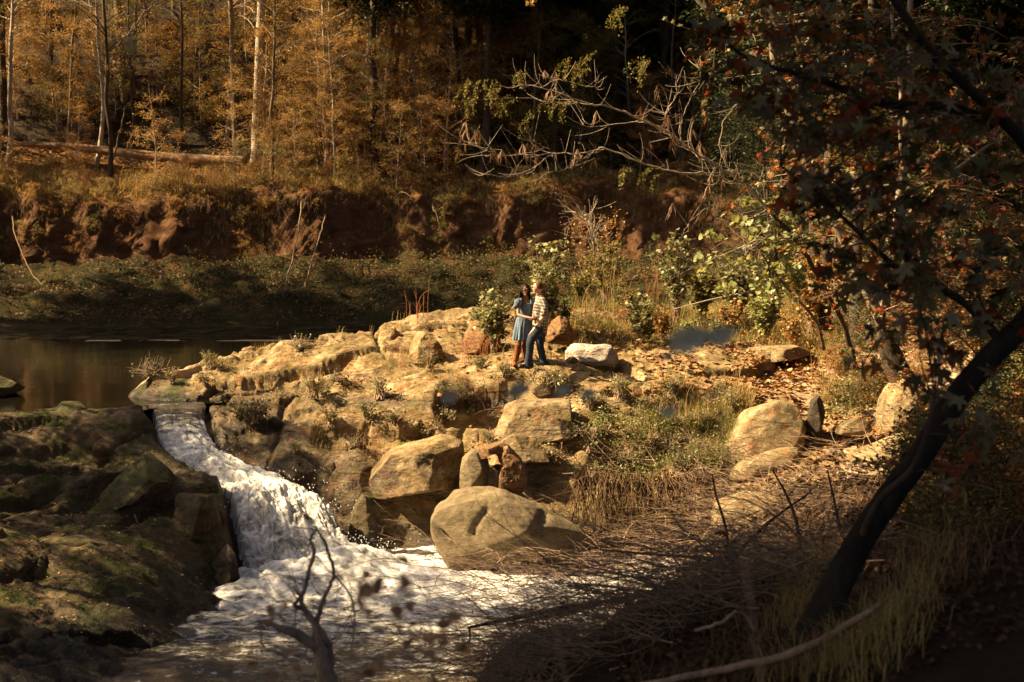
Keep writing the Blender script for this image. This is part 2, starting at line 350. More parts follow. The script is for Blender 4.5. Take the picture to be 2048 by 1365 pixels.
# clean broken ledges facing the river
def ledge(pts, h, wd, jit=.16, s=0):
    global Z0
    P = np.array([W(*p) for p in pts]); yl = np.interp(X, P[:, 0], P[:, 1]) + jit*fbm(X*1.3, 1.7, 0, 4, 200+s) + .04*np.sign(vn(X*1.9, 3.3, 0, 210+s))
    f = yl - Y; ex = sst(X, P[0, 0]-.15, P[0, 0]+.25)*(1 - sst(X, P[-1, 0]-.3, P[-1, 0]+.3))
    h = h*.8; Z0 = Z0 - h*ex*sst(f, 0, .10)*(1 - sst(f, wd*.35, wd)) + .12*h*ex*np.exp(-((f+.25)/.3)**2)
for q, (p_, h_, w_) in enumerate([([(880,752,29.95),(1000,738,30.0),(1064,744,29.95)], .60, 1.3), ([(1120,882,28.2),(1240,868,28.3)], .3, .9), ([(430,792,30.7),(560,745,31.4),(700,722,31.6)], .28, .9), ([(640,862,28.75),(760,850,28.8),(850,842,28.9),(935,872,28.6)], .42, 1.),
  ([(1200,798,29.3),(1330,780,29.5),(1450,790,29.5)], .26, .9), ([(1150,922,27.9),(1300,905,28.1),(1440,880,28.5)], .35, .9), ([(1150,840,28.9),(1290,830,29),(1400,835,29)], .22, .8),
  ([(160,978,25.3),(250,930,25.9),(340,905,26.6)], .38, 1.), ([(-60,1075,23.9),(120,985,25.2)], .35, 1.1), ([(-40,905,26.2),(100,880,26.8),(250,872,27.)], .22, .8), ([(240,1042,24.4),(330,1000,25.2),(440,985,25.7)], .35, 1.), ([(-40,960,25.1),(80,930,25.8),(180,925,26.1)], .2, .7), ([(-60,1235,20.8),(90,1165,22.0)], .3, .9)]): ledge(p_, h_, w_, s=q)
steep = np.hypot(*np.gradient(Z0, GY, GX)); dmp = 1 / (1 + .8*steep)
Mk = sst(fbm(X*.45,Y*.6,0,3,29),-.15,.35)
Mk = Mk*(1 - .6*(X < -6.5 + .9*(28 - Y)*.5))
Zr = h1*.46 + h2*.22*(.10+Mk) + h3_*.09*Mk - .20 * (1 - sst(e1, 0, .05)) - .10 * Mk * (1 - sst(e2, 0, .06)) - .015 * Mk * (1 - sst(e3, 0, .12)) + .04 * fbm(X*3, Y*3, 0, 4, 24)
def blur(A, n):
    for _ in range(n):
        A = A.copy(); A[1:-1] = .25*A[:-2] + .5*A[1:-1] + .25*A[2:]; A[:, 1:-1] = .25*A[:, :-2] + .5*A[:, 1:-1] + .25*A[:, 2:]
    return A
Zr = Zr + .07*(.4+Mk)*(1-np.abs(fbm(A1*.9, B1*2.6, 0, 5, 27, .55))*2) + .05*(1-2*np.abs(vn(X*4.2+fbm(X*2,Y*2,0,2,45), Y*5.5, 0, 46))) + .03*(1-2*np.abs(vn(X*9, Y*11, 0, 47))) + .05*np.abs(vn(A1*.7+.6*fbm(X,Y,0,2,28), B1*7, 0, 30))
Zr = .6*Zr + .4*blur(Zr, 1)
flat = np.exp(-(((X - .6)/1.3)**2 + ((Y - 30.4)/.8)**2)**2)
Zs = .16 * fbm(X*.8, Y*.8, 0, 5, 25) + .03 * fbm(X*5, Y*5, 0, 3, 26)
Z = Z0 + (Zr * dmp * RM) * (1 - .85*flat) + Zs * (1 - RM) * (1 - .8*flat)
# blend to the far side
fb = sst(Y, 42.5, 46.5); Z = Z * (1 - fb) + far(X, Y) * fb
# firm rims along the still pool
bd = [(-60, 27.2), (-10.4, 27.35), (-9.6, 27.75), (-8.5, 28.05), (-7.6, 28.9), (-7.15, 29.9), (-6.2, 30.2), (-5.7, 30.4), (-3, 31.5), (-.5, 33.5), (1.5, 37), (3, 42), (3.6, 47)]
by = np.interp(X, [b[0] for b in bd], [b[1] for b in bd]); band = np.exp(-((Y - by + .15)/.38)**2) * ((X < -7.6) | ((X > -6.0) & (X < 3.4)))
Z = np.where(band > .35, np.maximum(Z, .05 + .09*band + .05*fbm(X*2, Y*2, 0, 3, 55)), Z)
# the chute the cascade runs in
FS = fall_grid(90, 28).reshape(-1, 3)
m = (X > -8.2) & (X < -1.5) & (Y > 24) & (Y < 31); ii = np.argwhere(m)
xx, yy = X[m], Y[m]; zc = Z[m].copy()
for i in range(0, len(xx), 8000):
    d2 = (xx[i:i+8000, None] - FS[None, :, 0])**2 + (yy[i:i+8000, None] - FS[None, :, 1])**2
    k = d2.argmin(1); dd = np.sqrt(d2[np.arange(len(k)), k]); zt = FS[k, 2] - .22
    bank = zt + np.maximum(dd - .08, 0) * 3.0 + .1
    z_ = zc[i:i+8000]; zc[i:i+8000] = np.where(dd < .12, np.minimum(z_, zt), np.minimum(z_, bank))
Z[m] = zc
def H(x, y):
    x = np.asarray(x, float); y = np.asarray(y, float)
    inn = (x > GX[0]) & (x < GX[-1]) & (y < GY[-1]) & (y > GY[0])
    return np.where(inn, bilin(GX, GY, Z, x, y), far(x, y))
def hit(px, py, d0=8., d1=120.):
    """ground point seen at a pixel"""
    D = np.arange(d0, d1, .05); u = (px-1024)/FPX; v = (682.5-py)/FPX; t = D/(math.cos(PITCH)+v*math.sin(PITCH))
    z = CZ + t*(-math.sin(PITCH)+v*math.cos(PITCH)); g = H(u*t, D); k = np.argmax(z <= g)
    return np.array([u*t[k], D[k], g[k]])
def on(x, y, dz=0.): return np.array([x, y, float(H(x, y)) + dz])
def grid_faces(ny, nx, mask=None):
    i = np.arange(ny-1)[:, None]*nx; j = np.arange(nx-1)[None]
    F = np.stack([i+j, i+j+1, i+nx+j+1, i+nx+j], -1)
    return (F[mask] if mask is not None else F.reshape(-1, 4))
def sub_mesh(name, V, F, smooth=True):
    u, inv = np.unique(F, return_inverse=True); return mesh_np(name, V[u], None, inv.reshape(F.shape), smooth)
# ------------------------------------------------------------------ terrain materials
def wetf(n, P):
    # wet beside the cascade and near both water levels
    a = n.math('SUBTRACT', P[0], -6.6); b = n.math('SUBTRACT', P[1], 29.3)
    t = n.math('ADD', n.math('MULTIPLY', a, .69), n.math('MULTIPLY', b, -.72)); pr = n.math('ABSOLUTE', n.math('ADD', n.math('MULTIPLY', a, .72), n.math('MULTIPLY', b, .69)))
    f1 = n.math('MULTIPLY', n.mr(pr, .9, 2.0, 1, 0), n.mr(P[1], 30.2, 30.8, 1, 0))
    nz = n.math('MULTIPLY', n.noise(1.2, 4), .8); zz = n.math('SUBTRACT', P[2], nz); f2 = n.mr(zz, -2.5, -2.1, 1, 0)
    f3 = n.math('MULTIPLY', n.mr(n.math('ABSOLUTE', P[2]), .04, .22, 1, 0), n.mr(P[1], 29, 29.6, 0, 1))
    f1 = n.math('MULTIPLY', f1, n.mr(n.noise(1.6, 4), .35, .55, .3, 1)); return n.math('MAXIMUM', n.math('MAXIMUM', f1, f2), f3, True)
M_out = rockmat('outcrop_rock', (.10, .058, .022), (.27, .18, .075), (.54, .41, .23), .26, (.085, .065, .018), 1., wet=wetf)
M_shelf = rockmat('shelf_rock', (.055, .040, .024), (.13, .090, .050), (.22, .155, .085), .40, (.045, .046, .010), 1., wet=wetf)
def soil(name, litter, base, base2, sc=1.):
    n = NM(name, .95, .1); n1 = n.noise(.5*sc, 5, .6); n2 = n.noise(9*sc, 6, .75); v = n.voro(11*sc, 'F1')
    c = n.mix(n.mr(n1, .35, .65), base, base2); c = n.mix(n.mr(n2, .5, .62, 0, .8), c, litter)
    c = n.mix(n.mr(n.noise(30*sc, 4, .8), .55, .7, 0, .6), c, tuple(q*.4 for q in base))
    return n.fin(c, n.bump(n.math('ADD', n2, n.math('MULTIPLY', v, .4)), .9, .08))
M_bank = soil('bank_soil', (.32, .20, .10), (.34, .24, .14), (.50, .38, .25))
M_darkbank = soil('shade_dark_soil', (.04, .024, .012), (.018, .013, .008), (.035, .024, .013))  # soil colour darkened to carry the near bank's shade
n = NM('far_bank_soil', .95, .1)
nz = n.sep(n.geo('Normal'))[2]; P = n.sep()
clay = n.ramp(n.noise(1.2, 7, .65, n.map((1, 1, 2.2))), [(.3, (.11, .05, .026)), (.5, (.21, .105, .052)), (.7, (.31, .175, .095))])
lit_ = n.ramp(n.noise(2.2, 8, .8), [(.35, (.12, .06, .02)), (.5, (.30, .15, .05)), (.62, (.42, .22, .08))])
low = n.ramp(n.noise(1.4, 8, .75), [(.35, (.040, .026, .013)), (.50, (.038, .040, .012)), (.62, (.12, .062, .028))])  # lower slope colours darkened for the shade under the cliff
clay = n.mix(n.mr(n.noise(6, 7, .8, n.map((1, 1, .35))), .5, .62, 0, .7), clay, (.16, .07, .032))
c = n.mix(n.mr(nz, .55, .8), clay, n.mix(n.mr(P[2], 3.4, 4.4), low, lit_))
M_far = n.fin(c, n.bump(n.math('ADD', n.noise(4, 8, .75, n.map((1, 1, .5))), n.noise(18, 5, .85)), 1., .30))
# ------------------------------------------------------------------ near terrain objects
V = np.stack([X, Y, Z], -1)
# undercut relief: push steep rock faces in and out
gz = np.gradient(Z, GY, GX); st = sst(np.hypot(*gz), 1.0, 3.0) * RM
V[..., 1] += st * .14 * fbm(X*2.2, Z*5, Y*.5, 4, 41); V[..., 0] += st * .10 * fbm(Y*2.2, Z*5, X*.5, 4, 42)
V = V.reshape(-1, 3); ny, nx = X.shape
F = grid_faces(ny, nx).reshape(ny-1, nx-1, 4); xc = X[:-1, :-1]; yc = Y[:-1, :-1]
chx = np.interp(yc, [18, 24.3, 25.3, 26, 26.9, 27.7, 28.4, 29.3, 31, 47], [-3.0, -3.4, -4.1, -4.6, -5.0, -5.7, -6.3, -6.7, -7.2, -7.2])
left = (xc < chx) & (yc < 31.5) & (yc > 17.0); rk = (~left) & (xc < 6.0 + .8*fbm(xc, yc*.6, 0, 3, 50)) & (yc > 25.2) & (yc < 37.5)
rk &= ~((xc < -7.2) & (yc > 31.5))
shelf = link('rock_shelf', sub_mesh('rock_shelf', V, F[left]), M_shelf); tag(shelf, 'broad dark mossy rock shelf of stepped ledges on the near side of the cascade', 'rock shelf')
outc = link('rock_outcrop', sub_mesh('rock_outcrop', V, F[rk]), M_out); tag(outc, 'long sunlit tan bedrock outcrop the couple stands on, cracked into ledges', 'rock outcrop')
nb_ = ~(left | rk); near = nb_ & (yc < 25.2) 
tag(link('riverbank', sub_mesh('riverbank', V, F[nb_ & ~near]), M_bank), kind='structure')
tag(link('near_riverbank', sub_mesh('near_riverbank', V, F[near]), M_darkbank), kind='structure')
# far side: bank, clay cliff and wooded hill
fx = np.concatenate([np.arange(-70, -26, 1.), np.arange(-26, 24, .16), np.arange(24, 90, 1.)])
fs = np.concatenate([np.arange(-9.2, -1, .6), np.arange(-1, 4.4, .12), np.arange(4.4, 8.4, .045), np.arange(8.4, 12, .2), np.arange(12, 110, 1.2)])
FX, FSs = np.meshgrid(fx, fs); wl = waterline(FX)
k_ = sst(FSs, -9.2, -3); FY = FSs + wl * k_ + (46.9 + 9.2) * (1 - k_)
FZ = far(FX, FY); gy = np.gradient(FZ, axis=0) / (np.gradient(FY, axis=0) + 1e-6); stp = sst(gy, .8, 2.5)
# clay face: gullies, ledges and a slight overhang under the root mat
FYd = FY - stp * (.20 * fbm(FX*.55, FZ*.35, 0, 5, 61) + .30 * fbm(FX*2.2, FZ*1.6, 0, 4, 62) + .10*(1-2*np.abs(fbm(FX*5, FZ*4, 0, 3, 65))) + .15 * sst(FZ, 4.2, 5.2))
FZd = FZ + stp * .12 * fbm(FX*3, FY*3, FZ*3, 3, 63) + (1-stp) * .05 * fbm(FX*2.5, FY*2.5, 0, 3, 64)
V2 = np.stack([FX, FYd, FZd], -1).reshape(-1, 3)
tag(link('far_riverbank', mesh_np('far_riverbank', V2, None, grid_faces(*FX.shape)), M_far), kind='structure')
# the land round about, out to the horizon
gv = []; g = np.array([-420, -200, -90, -60, -30, -13.9, 13.9, 30, 60, 90, 200, 420.]); gyy = np.array([-420, -200, -60, -20, -2, 0.2, 20, 46.8, 60, 90, 160, 420.])
GGX, GGY = np.meshgrid(g, gyy); ins = (np.abs(GGX) < 14) & (GGY > 0) & (GGY < 47)
GZ = np.where(np.abs(GGX) > 20, 3 + .1*np.abs(GGX)**.9, 1.6); GZ = np.where(GGY > 80, 30, GZ); GZ = np.where((np.abs(GGY - 52) < 34) , -1.5 + np.where(GGX > 13, 2.5, 0), GZ); GZ = np.where(ins, -4, GZ)
GZ = np.where((np.abs(GGX) < 14) & (GGY >= .1) & (GGY < 47), -4., GZ)
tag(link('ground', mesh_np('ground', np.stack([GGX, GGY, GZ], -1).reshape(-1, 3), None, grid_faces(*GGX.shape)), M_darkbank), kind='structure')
# ------------------------------------------------------------------ water
def watermat(name, col, foamf=None, rough=.06, bsc=2., bst=.25, foamcol=(.80, .79, .77)):
    n = NM(name, rough, .5); n.b.inputs['IOR'].default_value = 1.33
    h = n.math('ADD', n.noise(bsc, 5, .6, n.map((.35, 1, 1))), n.math('MULTIPLY', n.noise(bsc*6, 4, .6, n.map((.4, 1, 1))), .25))
    if foamf is None: return n.fin(col, n.bump(h, bst, .05))
    f, hh = foamf(n); c = n.mix(f, col, foamcol); ro = n.mr(f, 0, .7, .08, .75)
    return n.fin(c, n.bump(hh, .5, .05), ro)
M_pool = watermat('still_water', (.006, .005, .003), None, .05, 1.3, .12); M_pool.node_tree.nodes['Principled BSDF'].inputs['Specular IOR Level'].default_value = .32
n_ = 240; bx_ = np.linspace(-60, 3.6, n_); by_ = np.interp(bx_, [b[0] for b in bd], [b[1] for b in bd]); tt = np.linspace(0, 1, 80)[:, None]
PX = np.broadcast_to(bx_, (80, n_)); PY = by_[None] * (1 - tt) + 58 * tt; PZ = .006 * fbm(PX*1.2, PY*2.2, 0, 3, 71)
tag(link('river_pool', mesh_np('river_pool', np.stack([PX, PY, PZ], -1).reshape(-1, 3), None, grid_faces(80, n_)), M_pool), kind='structure')
# cascade
def foam_fall(n):
    v = n.map((.55, 2.0, .45), (0, 0, R(46))); a = n.noise(2.6, 9, .72, v, 1.2); b = n.noise(15, 6, .8, v, .5); z = n.sep()[2]
    f = n.math('ADD', n.math('MULTIPLY', a, .8), n.math('MULTIPLY', b, .25)); f = n.math('ADD', f, n.mr(z, -.02, -.50, -.13, .045))
    return n.mr(f, .44, .66), n.math('ADD', a, n.math('MULTIPLY', b, .6))
M_fall = watermat('cascade_water', (.045, .038, .028), foam_fall)
G = fall_grid(300, 130); u = np.linspace(0, 1, 300)[:, None]; v = np.linspace(0, 1, 130)[None]
amp = .03 + .17 * sst(u, .2, .55); tl = u * 9
nz1 = fbm(v*5 + .6*fbm(tl*.7, v*3, 0, 2, 81), tl*1.1, 0, 5, 82, .6); rid = 1 - np.abs(fbm(v*7, tl*2.2, 0, 4, 83, .6)) * 2
G[..., 2] += amp * (nz1 * 1.1 + .45 * rid * (u > .1)) + .16 * np.sin(v*math.pi) * sst(u, .02, .3) - .1
G[..., 1] -= .12 * sst(u, .5, .7) * nz1; G[..., 0] += .06 * fbm(v*9, tl*3, 3.3, 3, 84)
G[..., 2] += .03 * vn(v*38, tl*7, 0, 85) * sst(u, .25, .4)
edge = np.minimum(v, 1 - v); G[..., 2] -= .30 * (1 - sst(edge, 0, .05)) * (u > .03)
zf = G[..., 2]; kk = sst(u, .10, .24); G[..., 2] = np.where(kk < 1, zf*kk + (1-kk)*(.008 + .012*vn(v*14, tl*3, 0, 86) - .05*(1 - sst(u, 0, .04))), zf)
casc = link('cascade', mesh_np('cascade', G.reshape(-1, 3), None, grid_faces(300, 130)), M_fall); tag(casc, kind='structure')
def foam_pool(n):
    P = n.sep(); v = n.map((.8, 1.5, 1)); a = n.noise(1.9, 9, .74, v, 1.6); b = n.noise(7, 7, .75, v, .6)
    d = n.math('SUBTRACT', P[1], n.math('MULTIPLY', P[0], -.30))
    f = n.math('ADD', n.math('MULTIPLY', a, .6), n.math('MULTIPLY', b, .45)); f = n.math('ADD', f, n.mr(d, 17.5, 24.6, -.13, .13)); f = n.math('ADD', f, n.mr(P[0], -.8, 2.2, 0, -.15))
    return n.mr(f, .46, .64), n.math('ADD', a, b)
M_plunge = watermat('foaming_water', (.05, .04, .028), foam_pool)
qx = np.arange(-6, 5.6, .05); qy = np.arange(12, 28.0, .05); QX, QY = np.meshgrid(qx, qy)
mound = .42*np.exp(-(((QX+2.9)/.9)**2 + ((QY-25.3)/.7)**2)) + .22*np.exp(-(((QX+3.6)/1.3)**2 + ((QY-24.2)/.8)**2))
tb = .045 + .17*np.exp(-(((QX+3)/2.6)**2 + ((QY-24.6)/2.2)**2))
rp = fbm(QX*1.3 + .5*fbm(QX, QY, 0, 2, 91), QY*2.6, 0, 5, 92, .62); rg = 1 - np.abs(fbm(QX*1.8, QY*3.4, 0, 4, 93, .6))*2
QZ = -2.4 + mound + tb*(rp*1.2 + .5*rg) - .05
tag(link('plunge_pool', mesh_np('plunge_pool', np.stack([QX, QY, QZ], -1).reshape(-1, 3), None, grid_faces(*QX.shape)), M_plunge), kind='structure')
# ------------------------------------------------------------------ people
def C(x, y, D): return W(960 + x/6.203, 540 + y/6.203, D)
def limb(mb, P, rad, k=16, ref=(0, 1, 0)):
    P = smoothline(P, 4); n = len(P); rad = np.array([(q, q) if np.ndim(q) == 0 else q for q in rad], float)
    t = np.linspace(0, len(rad)-1, n); ra = np.interp(t, np.arange(len(rad)), rad[:, 0]); rb = np.interp(t, np.arange(len(rad)), rad[:, 1])
    T = np.gradient(P, axis=0); T /= np.linalg.norm(T, axis=1)[:, None]
    A = np.cross(T, np.array(ref, float)); A /= np.linalg.norm(A, axis=1)[:, None]; B = np.cross(T, A)
    # domed ends
    e = [(-.8, .6), (-.45, .89)]
    PP = [P[0] + T[0]*ra[0]*a for a, b in e] + list(P) + [P[-1] - T[-1]*ra[-1]*a for a, b in e[::-1]]
    AA = [A[0]]*2 + list(A) + [A[-1]]*2; BB = [B[0]]*2 + list(B) + [B[-1]]*2
    RA = [ra[0]*b for a, b in e] + list(ra) + [ra[-1]*b for a, b in e[::-1]]; RB = [rb[0]*b for a, b in e] + list(rb) + [rb[-1]*b for a, b in e[::-1]]
    th = np.arange(k)*2*math.pi/k; PP, AA, BB = map(np.array, (PP, AA, BB)); RA, RB = np.array(RA)[:, None, None], np.array(RB)[:, None, None]; n = len(PP)
    V = PP[:, None] + RA*np.cos(th)[None, :, None]*AA[:, None] + RB*np.sin(th)[None, :, None]*BB[:, None]
    i = np.arange(n-1)[:, None]*k; j = np.arange(k)[None]; j2 = (j+1) % k
    Q = np.stack([i+j, i+j2, i+k+j2, i+k+j], -1).reshape(-1, 4); V = np.vstack([V.reshape(-1, 3), PP[0], PP[-1]]); jj = np.arange(k); jn = (jj+1) % k
    mb.add(V, np.vstack([np.stack([np.full(k, n*k), jn, jj], -1), np.stack([np.full(k, n*k+1), (n-1)*k+jj, (n-1)*k+jn], -1)]), Q)
def ball(mb, c, r, rot=0., n=20, f=None):
    th = np.linspace(0, math.pi, n)[1:-1]; ph = np.arange(2*n)*math.pi/n; k = 2*n
    d = np.stack([np.sin(th)[:, None]*np.cos(ph), np.sin(th)[:, None]*np.sin(ph), np.cos(th)[:, None]*np.ones(k)], -1)
    d = np.concatenate([d.reshape(-1, 3), [[0, 0, 1], [0, 0, -1]]])
    V = d*np.array(r)
    if f is not None: V = f(V, d)
    cr, sr = math.cos(rot), math.sin(rot); V = V @ np.array([[cr, sr, 0], [-sr, cr, 0], [0, 0, 1]]) + np.array(c)
    m = len(th); i = np.arange(m-1)[:, None]*k; j = np.arange(k)[None]; j2 = (j+1) % k; Q = np.stack([i+j, i+k+j, i+k+j2, i+j2], -1).reshape(-1, 4)
    jj = np.arange(k); jn = (jj+1) % k
    mb.add(V, np.vstack([np.stack([np.full(k, m*k), jj, jn], -1), np.stack([np.full(k, m*k+1), (m-1)*k+jn, (m-1)*k+jj], -1)]), Q)
def remesh(mb, name, mat, parent, vox=.0055, it=2):
    me = mb.mesh(name); o = bpy.data.objects.new(name, me); COL.objects.link(o)
    r = o.modifiers.new('r', 'REMESH'); r.mode = 'VOXEL'; r.voxel_size = vox; r.use_smooth_shade = True
    if it: s_ = o.modifiers.new('s', 'SMOOTH'); s_.factor = .5; s_.iterations = it
    dg = bpy.context.evaluated_depsgraph_get(); me2 = bpy.data.meshes.new_from_object(o.evaluated_get(dg)); bpy.data.objects.remove(o); me2.name = name
    base = np.array(parent.location); co = np.empty(len(me2.vertices)*3); me2.vertices.foreach_get('co', co); co = co.reshape(-1, 3) - base
    me2.vertices.foreach_set('co', co.ravel()); me2.polygons.foreach_set('use_smooth', np.ones(len(me2.polygons), bool)); me2.materials.clear(); me2.update()
    return link(name, me2, mat, parent)
def simple(name, col, rough=.7, spec=.3, ns=40., amt=.3, bump=.3):
    n = NM(name, rough, spec); k = n.noise(ns, 4, .7); return n.fin(n.mix(n.mr(k, .35, .65), tuple(q*(1-amt) for q in col), col), n.bump(k, bump, .004))
M_skd = simple('deep_brown_skin', (.19, .085, .04), .5, .4, 60, .15); M_skl = simple('fair_skin', (.56, .30, .19), .5, .4, 60, .15)
M_hair1 = simple('black_hair', (.018, .009, .006), .75, .15, 90, .5); M_hair2 = simple('reddish_short_hair', (.13, .055, .022), .7, .2, 150, .4)
M_denim = simple('blue_jeans', (.034, .046, .068), .85, .2, 25, .45); M_suede = simple('tan_suede', (.20, .07, .022), .85, .15, 30, .35)
M_dark = simple('black_plastic', (.01, .01, .011), .4, .4); M_white = simple('eye_white', (.6, .57, .52), .4, .4)
n = NM('chambray_cotton', .85, .15); z = n.sep()
fold = n.noise(14, 3, .5, n.map((1, 1, .12))); k = n.noise(160, 2, .6)
smk = n.N.new('ShaderNodeMath'); smk.operation = 'SINE'; n.L(n.math('MULTIPLY', z[2], 420), smk.inputs[0])
M_dress = n.fin(n.mix(n.mr(n.math('ADD', n.math('MULTIPLY', fold, .7), n.math('MULTIPLY', k, .3)), .38, .62), (.07, .10, .14), (.15, .20, .26)),
                n.bump(n.math('ADD', fold, n.math('MULTIPLY', n.math('MULTIPLY', smk.outputs[0], n.mr(z[2], .98, 1.02)), .06)), .8, .03))
n = NM('plaid_flannel', .85, .15); P = n.sep()
def stripe(a, per, ph):
    f = n.math('FRACT', n.math('ADD', n.math('DIVIDE', a, per), ph)); return n.math('MULTIPLY', n.math('GREATER_THAN', f, .42), n.mr(n.noise(200, 2), .3, .7, .75, 1))
s1 = stripe(n.math('ADD', P[0], n.math('MULTIPLY', P[1], .8)), .064, .1); s2 = stripe(n.math('ADD', P[2], n.math('MULTIPLY', P[0], .12)), .064, .3)
cc = n.mix(n.math('MULTIPLY', n.math('ADD', s1, s2), .5), (.42, .34, .26), (.02, .018, .02)); M_plaid = n.fin(cc, n.bump(n.noise(16, 4, .6), .7, .03))
def hand(mb, wr, kn, tip, side, r=.0085, spread=.02, curl=(0, 0, 0)):
    """palm from wrist to knuckles, four fingers to the tip, thumb off the side"""
    wr, kn, tip, side, curl = map(lambda q: np.array(q, float), (wr, kn, tip, side, curl)); side = side / np.linalg.norm(side)
    limb(mb, [wr, (wr+kn)/2, kn], [(.024, .026), (.020, .040), (.015, .042)], 12, np.cross(kn-wr, side) if False else side)
    d = tip - kn
    for q, (o, l) in enumerate(((-1.5, .88), (-.5, 1.0), (.5, .94), (1.5, .74))):
        a = kn + side*o*spread*.9 - (kn-wr)*.15; b = kn + side*o*spread*1.15 + d*l*.55 ; c_ = kn + side*o*spread*1.3 + d*l + curl
        limb(mb, [a, b, c_], [r*1.1, r, r*.85], 8, side)
    t0 = wr*.75 + kn*.25 - side*.02; limb(mb, [t0, t0 - side*.03 + (kn-wr)*.35, t0 - side*.036 + (kn-wr)*.85], [r*1.5, r*1.25, r], 8, (0, 0, 1))
def headf(kind):
    def f(V, d):   # face towards -x; shape brow, cheeks, jaw and chin
        V = V.copy(); low = sst(-d[:, 2], .0, 1.); fr = sst(-d[:, 0], -.2, .9)
        V[:, 1] *= 1 - .30*low*(.5+.5*fr); V[:, 0] *= 1 - .22*low*(1-fr); V[:, 0] -= .012*low*fr
        V[:, 0] += .006*np.exp(-((d[:, 2]-.12)/.14)**2)*fr*(np.abs(d[:, 1]) < .5)     # eye sockets
        return V
    return f
def head(mb, c, rot, r=(.098, .078, .125), kind=0):
    ball(mb, c, r, rot, 24, headf(kind)); cr, sr = math.cos(rot), math.sin(rot)
    L = lambda x, y, z: np.array(c) + np.array([x*cr - y*sr, x*sr + y*cr, z])
    limb(mb, [L(-.088, 0, .022), L(-.101, 0, -.008), L(-.108, 0, -.024)], [.009, .011, .013], 10, (0, 1, .01))           # nose
    limb(mb, [L(-.078, -.022, -.060), L(-.086, 0, -.058), L(-.078, .022, -.060)], [.007, .010, .007], 8, (0, 0, 1))      # lips
    limb(mb, [L(-.060, -.014, -.096), L(-.070, 0, -.100), L(-.060, .014, -.096)], [.014, .020, .014], 8, (0, 0, 1))      # chin
    for s_ in (-1, 1):
        ball(mb, L(.012, s_*.076, -.002), (.018, .008, .030), rot, 8)                                                     # ears
        limb(mb, [L(-.087, s_*.05, .032), L(-.094, s_*.02, .034)], [.008, .009], 8, (0, 0, 1))                            # brow
    return L
def face_bits(parent, L, skin_dark, glass_mat):
    b = np.array(parent.location)
    for s_ in (-1, 1):
        m_ = MB(); ball(m_, L(-.082, s_*.031, .014) - b, (.011, .012, .008), 0, 8); e = m_.build('eye', M_white, parent)
        m_ = MB(); ball(m_, L(-.091, s_*.031, .014) - b, (.004, .005, .005), 0, 6); m_.build('iris', M_dark, e)
    m_ = MB()
    for s_ in (-1, 1):
        ring = [L(-.106, s_*.033 + .027*math.cos(a), .012 + .019*math.sin(a)) - b for a in np.linspace(0, 2*math.pi, 15)]
        tube(m_, ring, .0026, 5); tube(m_, [L(-.104, s_*.060, .018)-b, L(-.05, s_*.082, .018)-b, L(.015, s_*.082, .014)-b], .0026, 5)
    tube(m_, [L(-.108, -.008, .015)-b, L(-.108, .008, .015)-b], .0026, 5); m_.build('glasses', glass_mat, parent)
# man, in profile, facing the woman
mb_ = C(690, 1195, 30.0); man = empty('person', mb_, 'man in a plaid shirt and jeans with glasses and short hair, hand on his thigh', 'man')
b = MB(); hd = C(716, 226, 30.02); L = head(b, hd, R(4), (.102, .078, .128))
limb(b, [C(722, 290, 30.03), C(738, 335, 30.06)], [.062, .068]); limb(b, [C(745, 345, 30.08), C(752, 430, 30.1), C(748, 560, 30.1), C(738, 700, 30.1), C(735, 750, 30.1)], [(.09, .15), (.13, .19), (.145, .165), (.14, .165), (.12, .15)])
limb(b, [C(780, 385, 29.9), C(797, 480, 29.84), C(786, 585, 29.76)], [.064, .056, .044]); limb(b, [C(786, 585, 29.76), C(735, 650, 29.73), C(692, 704, 29.74)], [.046, .042, .028])
hand(b, C(690, 706, 29.74), C(652, 752, 29.72), C(612, 802, 29.72), (.55, -.25, .5), curl=(0, .01, -.005))
limb(b, [C(735, 385, 30.28), C(690, 470, 30.42), C(640, 545, 30.5)], [.06, .05, .042]); limb(b, [C(640, 545, 30.5), C(590, 560, 30.5), C(545, 552, 30.42)], [.044, .038, .027])
hand(b, C(545, 552, 30.42), C(515, 548, 30.40), C(480, 545, 30.34), (0, .2, 1))
for P3 in ([C(712, 745, 29.98), C(630, 885, 29.8), C(598, 1150, 29.86)], [C(748, 750, 30.2), C(742, 930, 30.22), C(785, 1140, 30.2)]):
    limb(b, P3, [.085, .055, .042]); a = P3[-1]; limb(b, [a + (.02, 0, 0), a + (-.05, -.02, -.02), a + (-.11, -.04, -.03)], [(.036, .04), (.025, .03), (.018, .02)], 12, (0, 1, 0.01))
body = remesh(b, 'body', M_skl, man)
h = MB(); ball(h, hd + (.012, 0, .016), (.101, .085, .122), R(4), 20, lambda V, d: np.where(((d[:, 0] < -.45 + .5*(.1 - d[:, 2])) & (d[:, 2] < .62))[:, None] | (d[:, 2] < -.35)[:, None], V*.86, V))
remesh(h, 'hair', M_hair2, man, .006, 1); face_bits(man, L, 0, M_dark)
s = MB(); limb(s, [C(742, 352, 30.08), C(755, 430, 30.1), C(748, 560, 30.1), C(744, 660, 30.1), C(745, 722, 30.1)], [(.10, .16), (.152, .215), (.172, .195), (.172, .195), (.165, .19)], 24)
limb(s, [C(775, 380, 29.92), C(800, 470, 29.84), C(782, 560, 29.77)], [.078, .074, .066]); limb(s, [C(800, 545, 29.79), C(768, 552, 29.79)], [.02, .02]); limb(s, [C(740, 385, 30.26), C(690, 470, 30.42), C(662, 515, 30.48)], [.075, .068, .06])
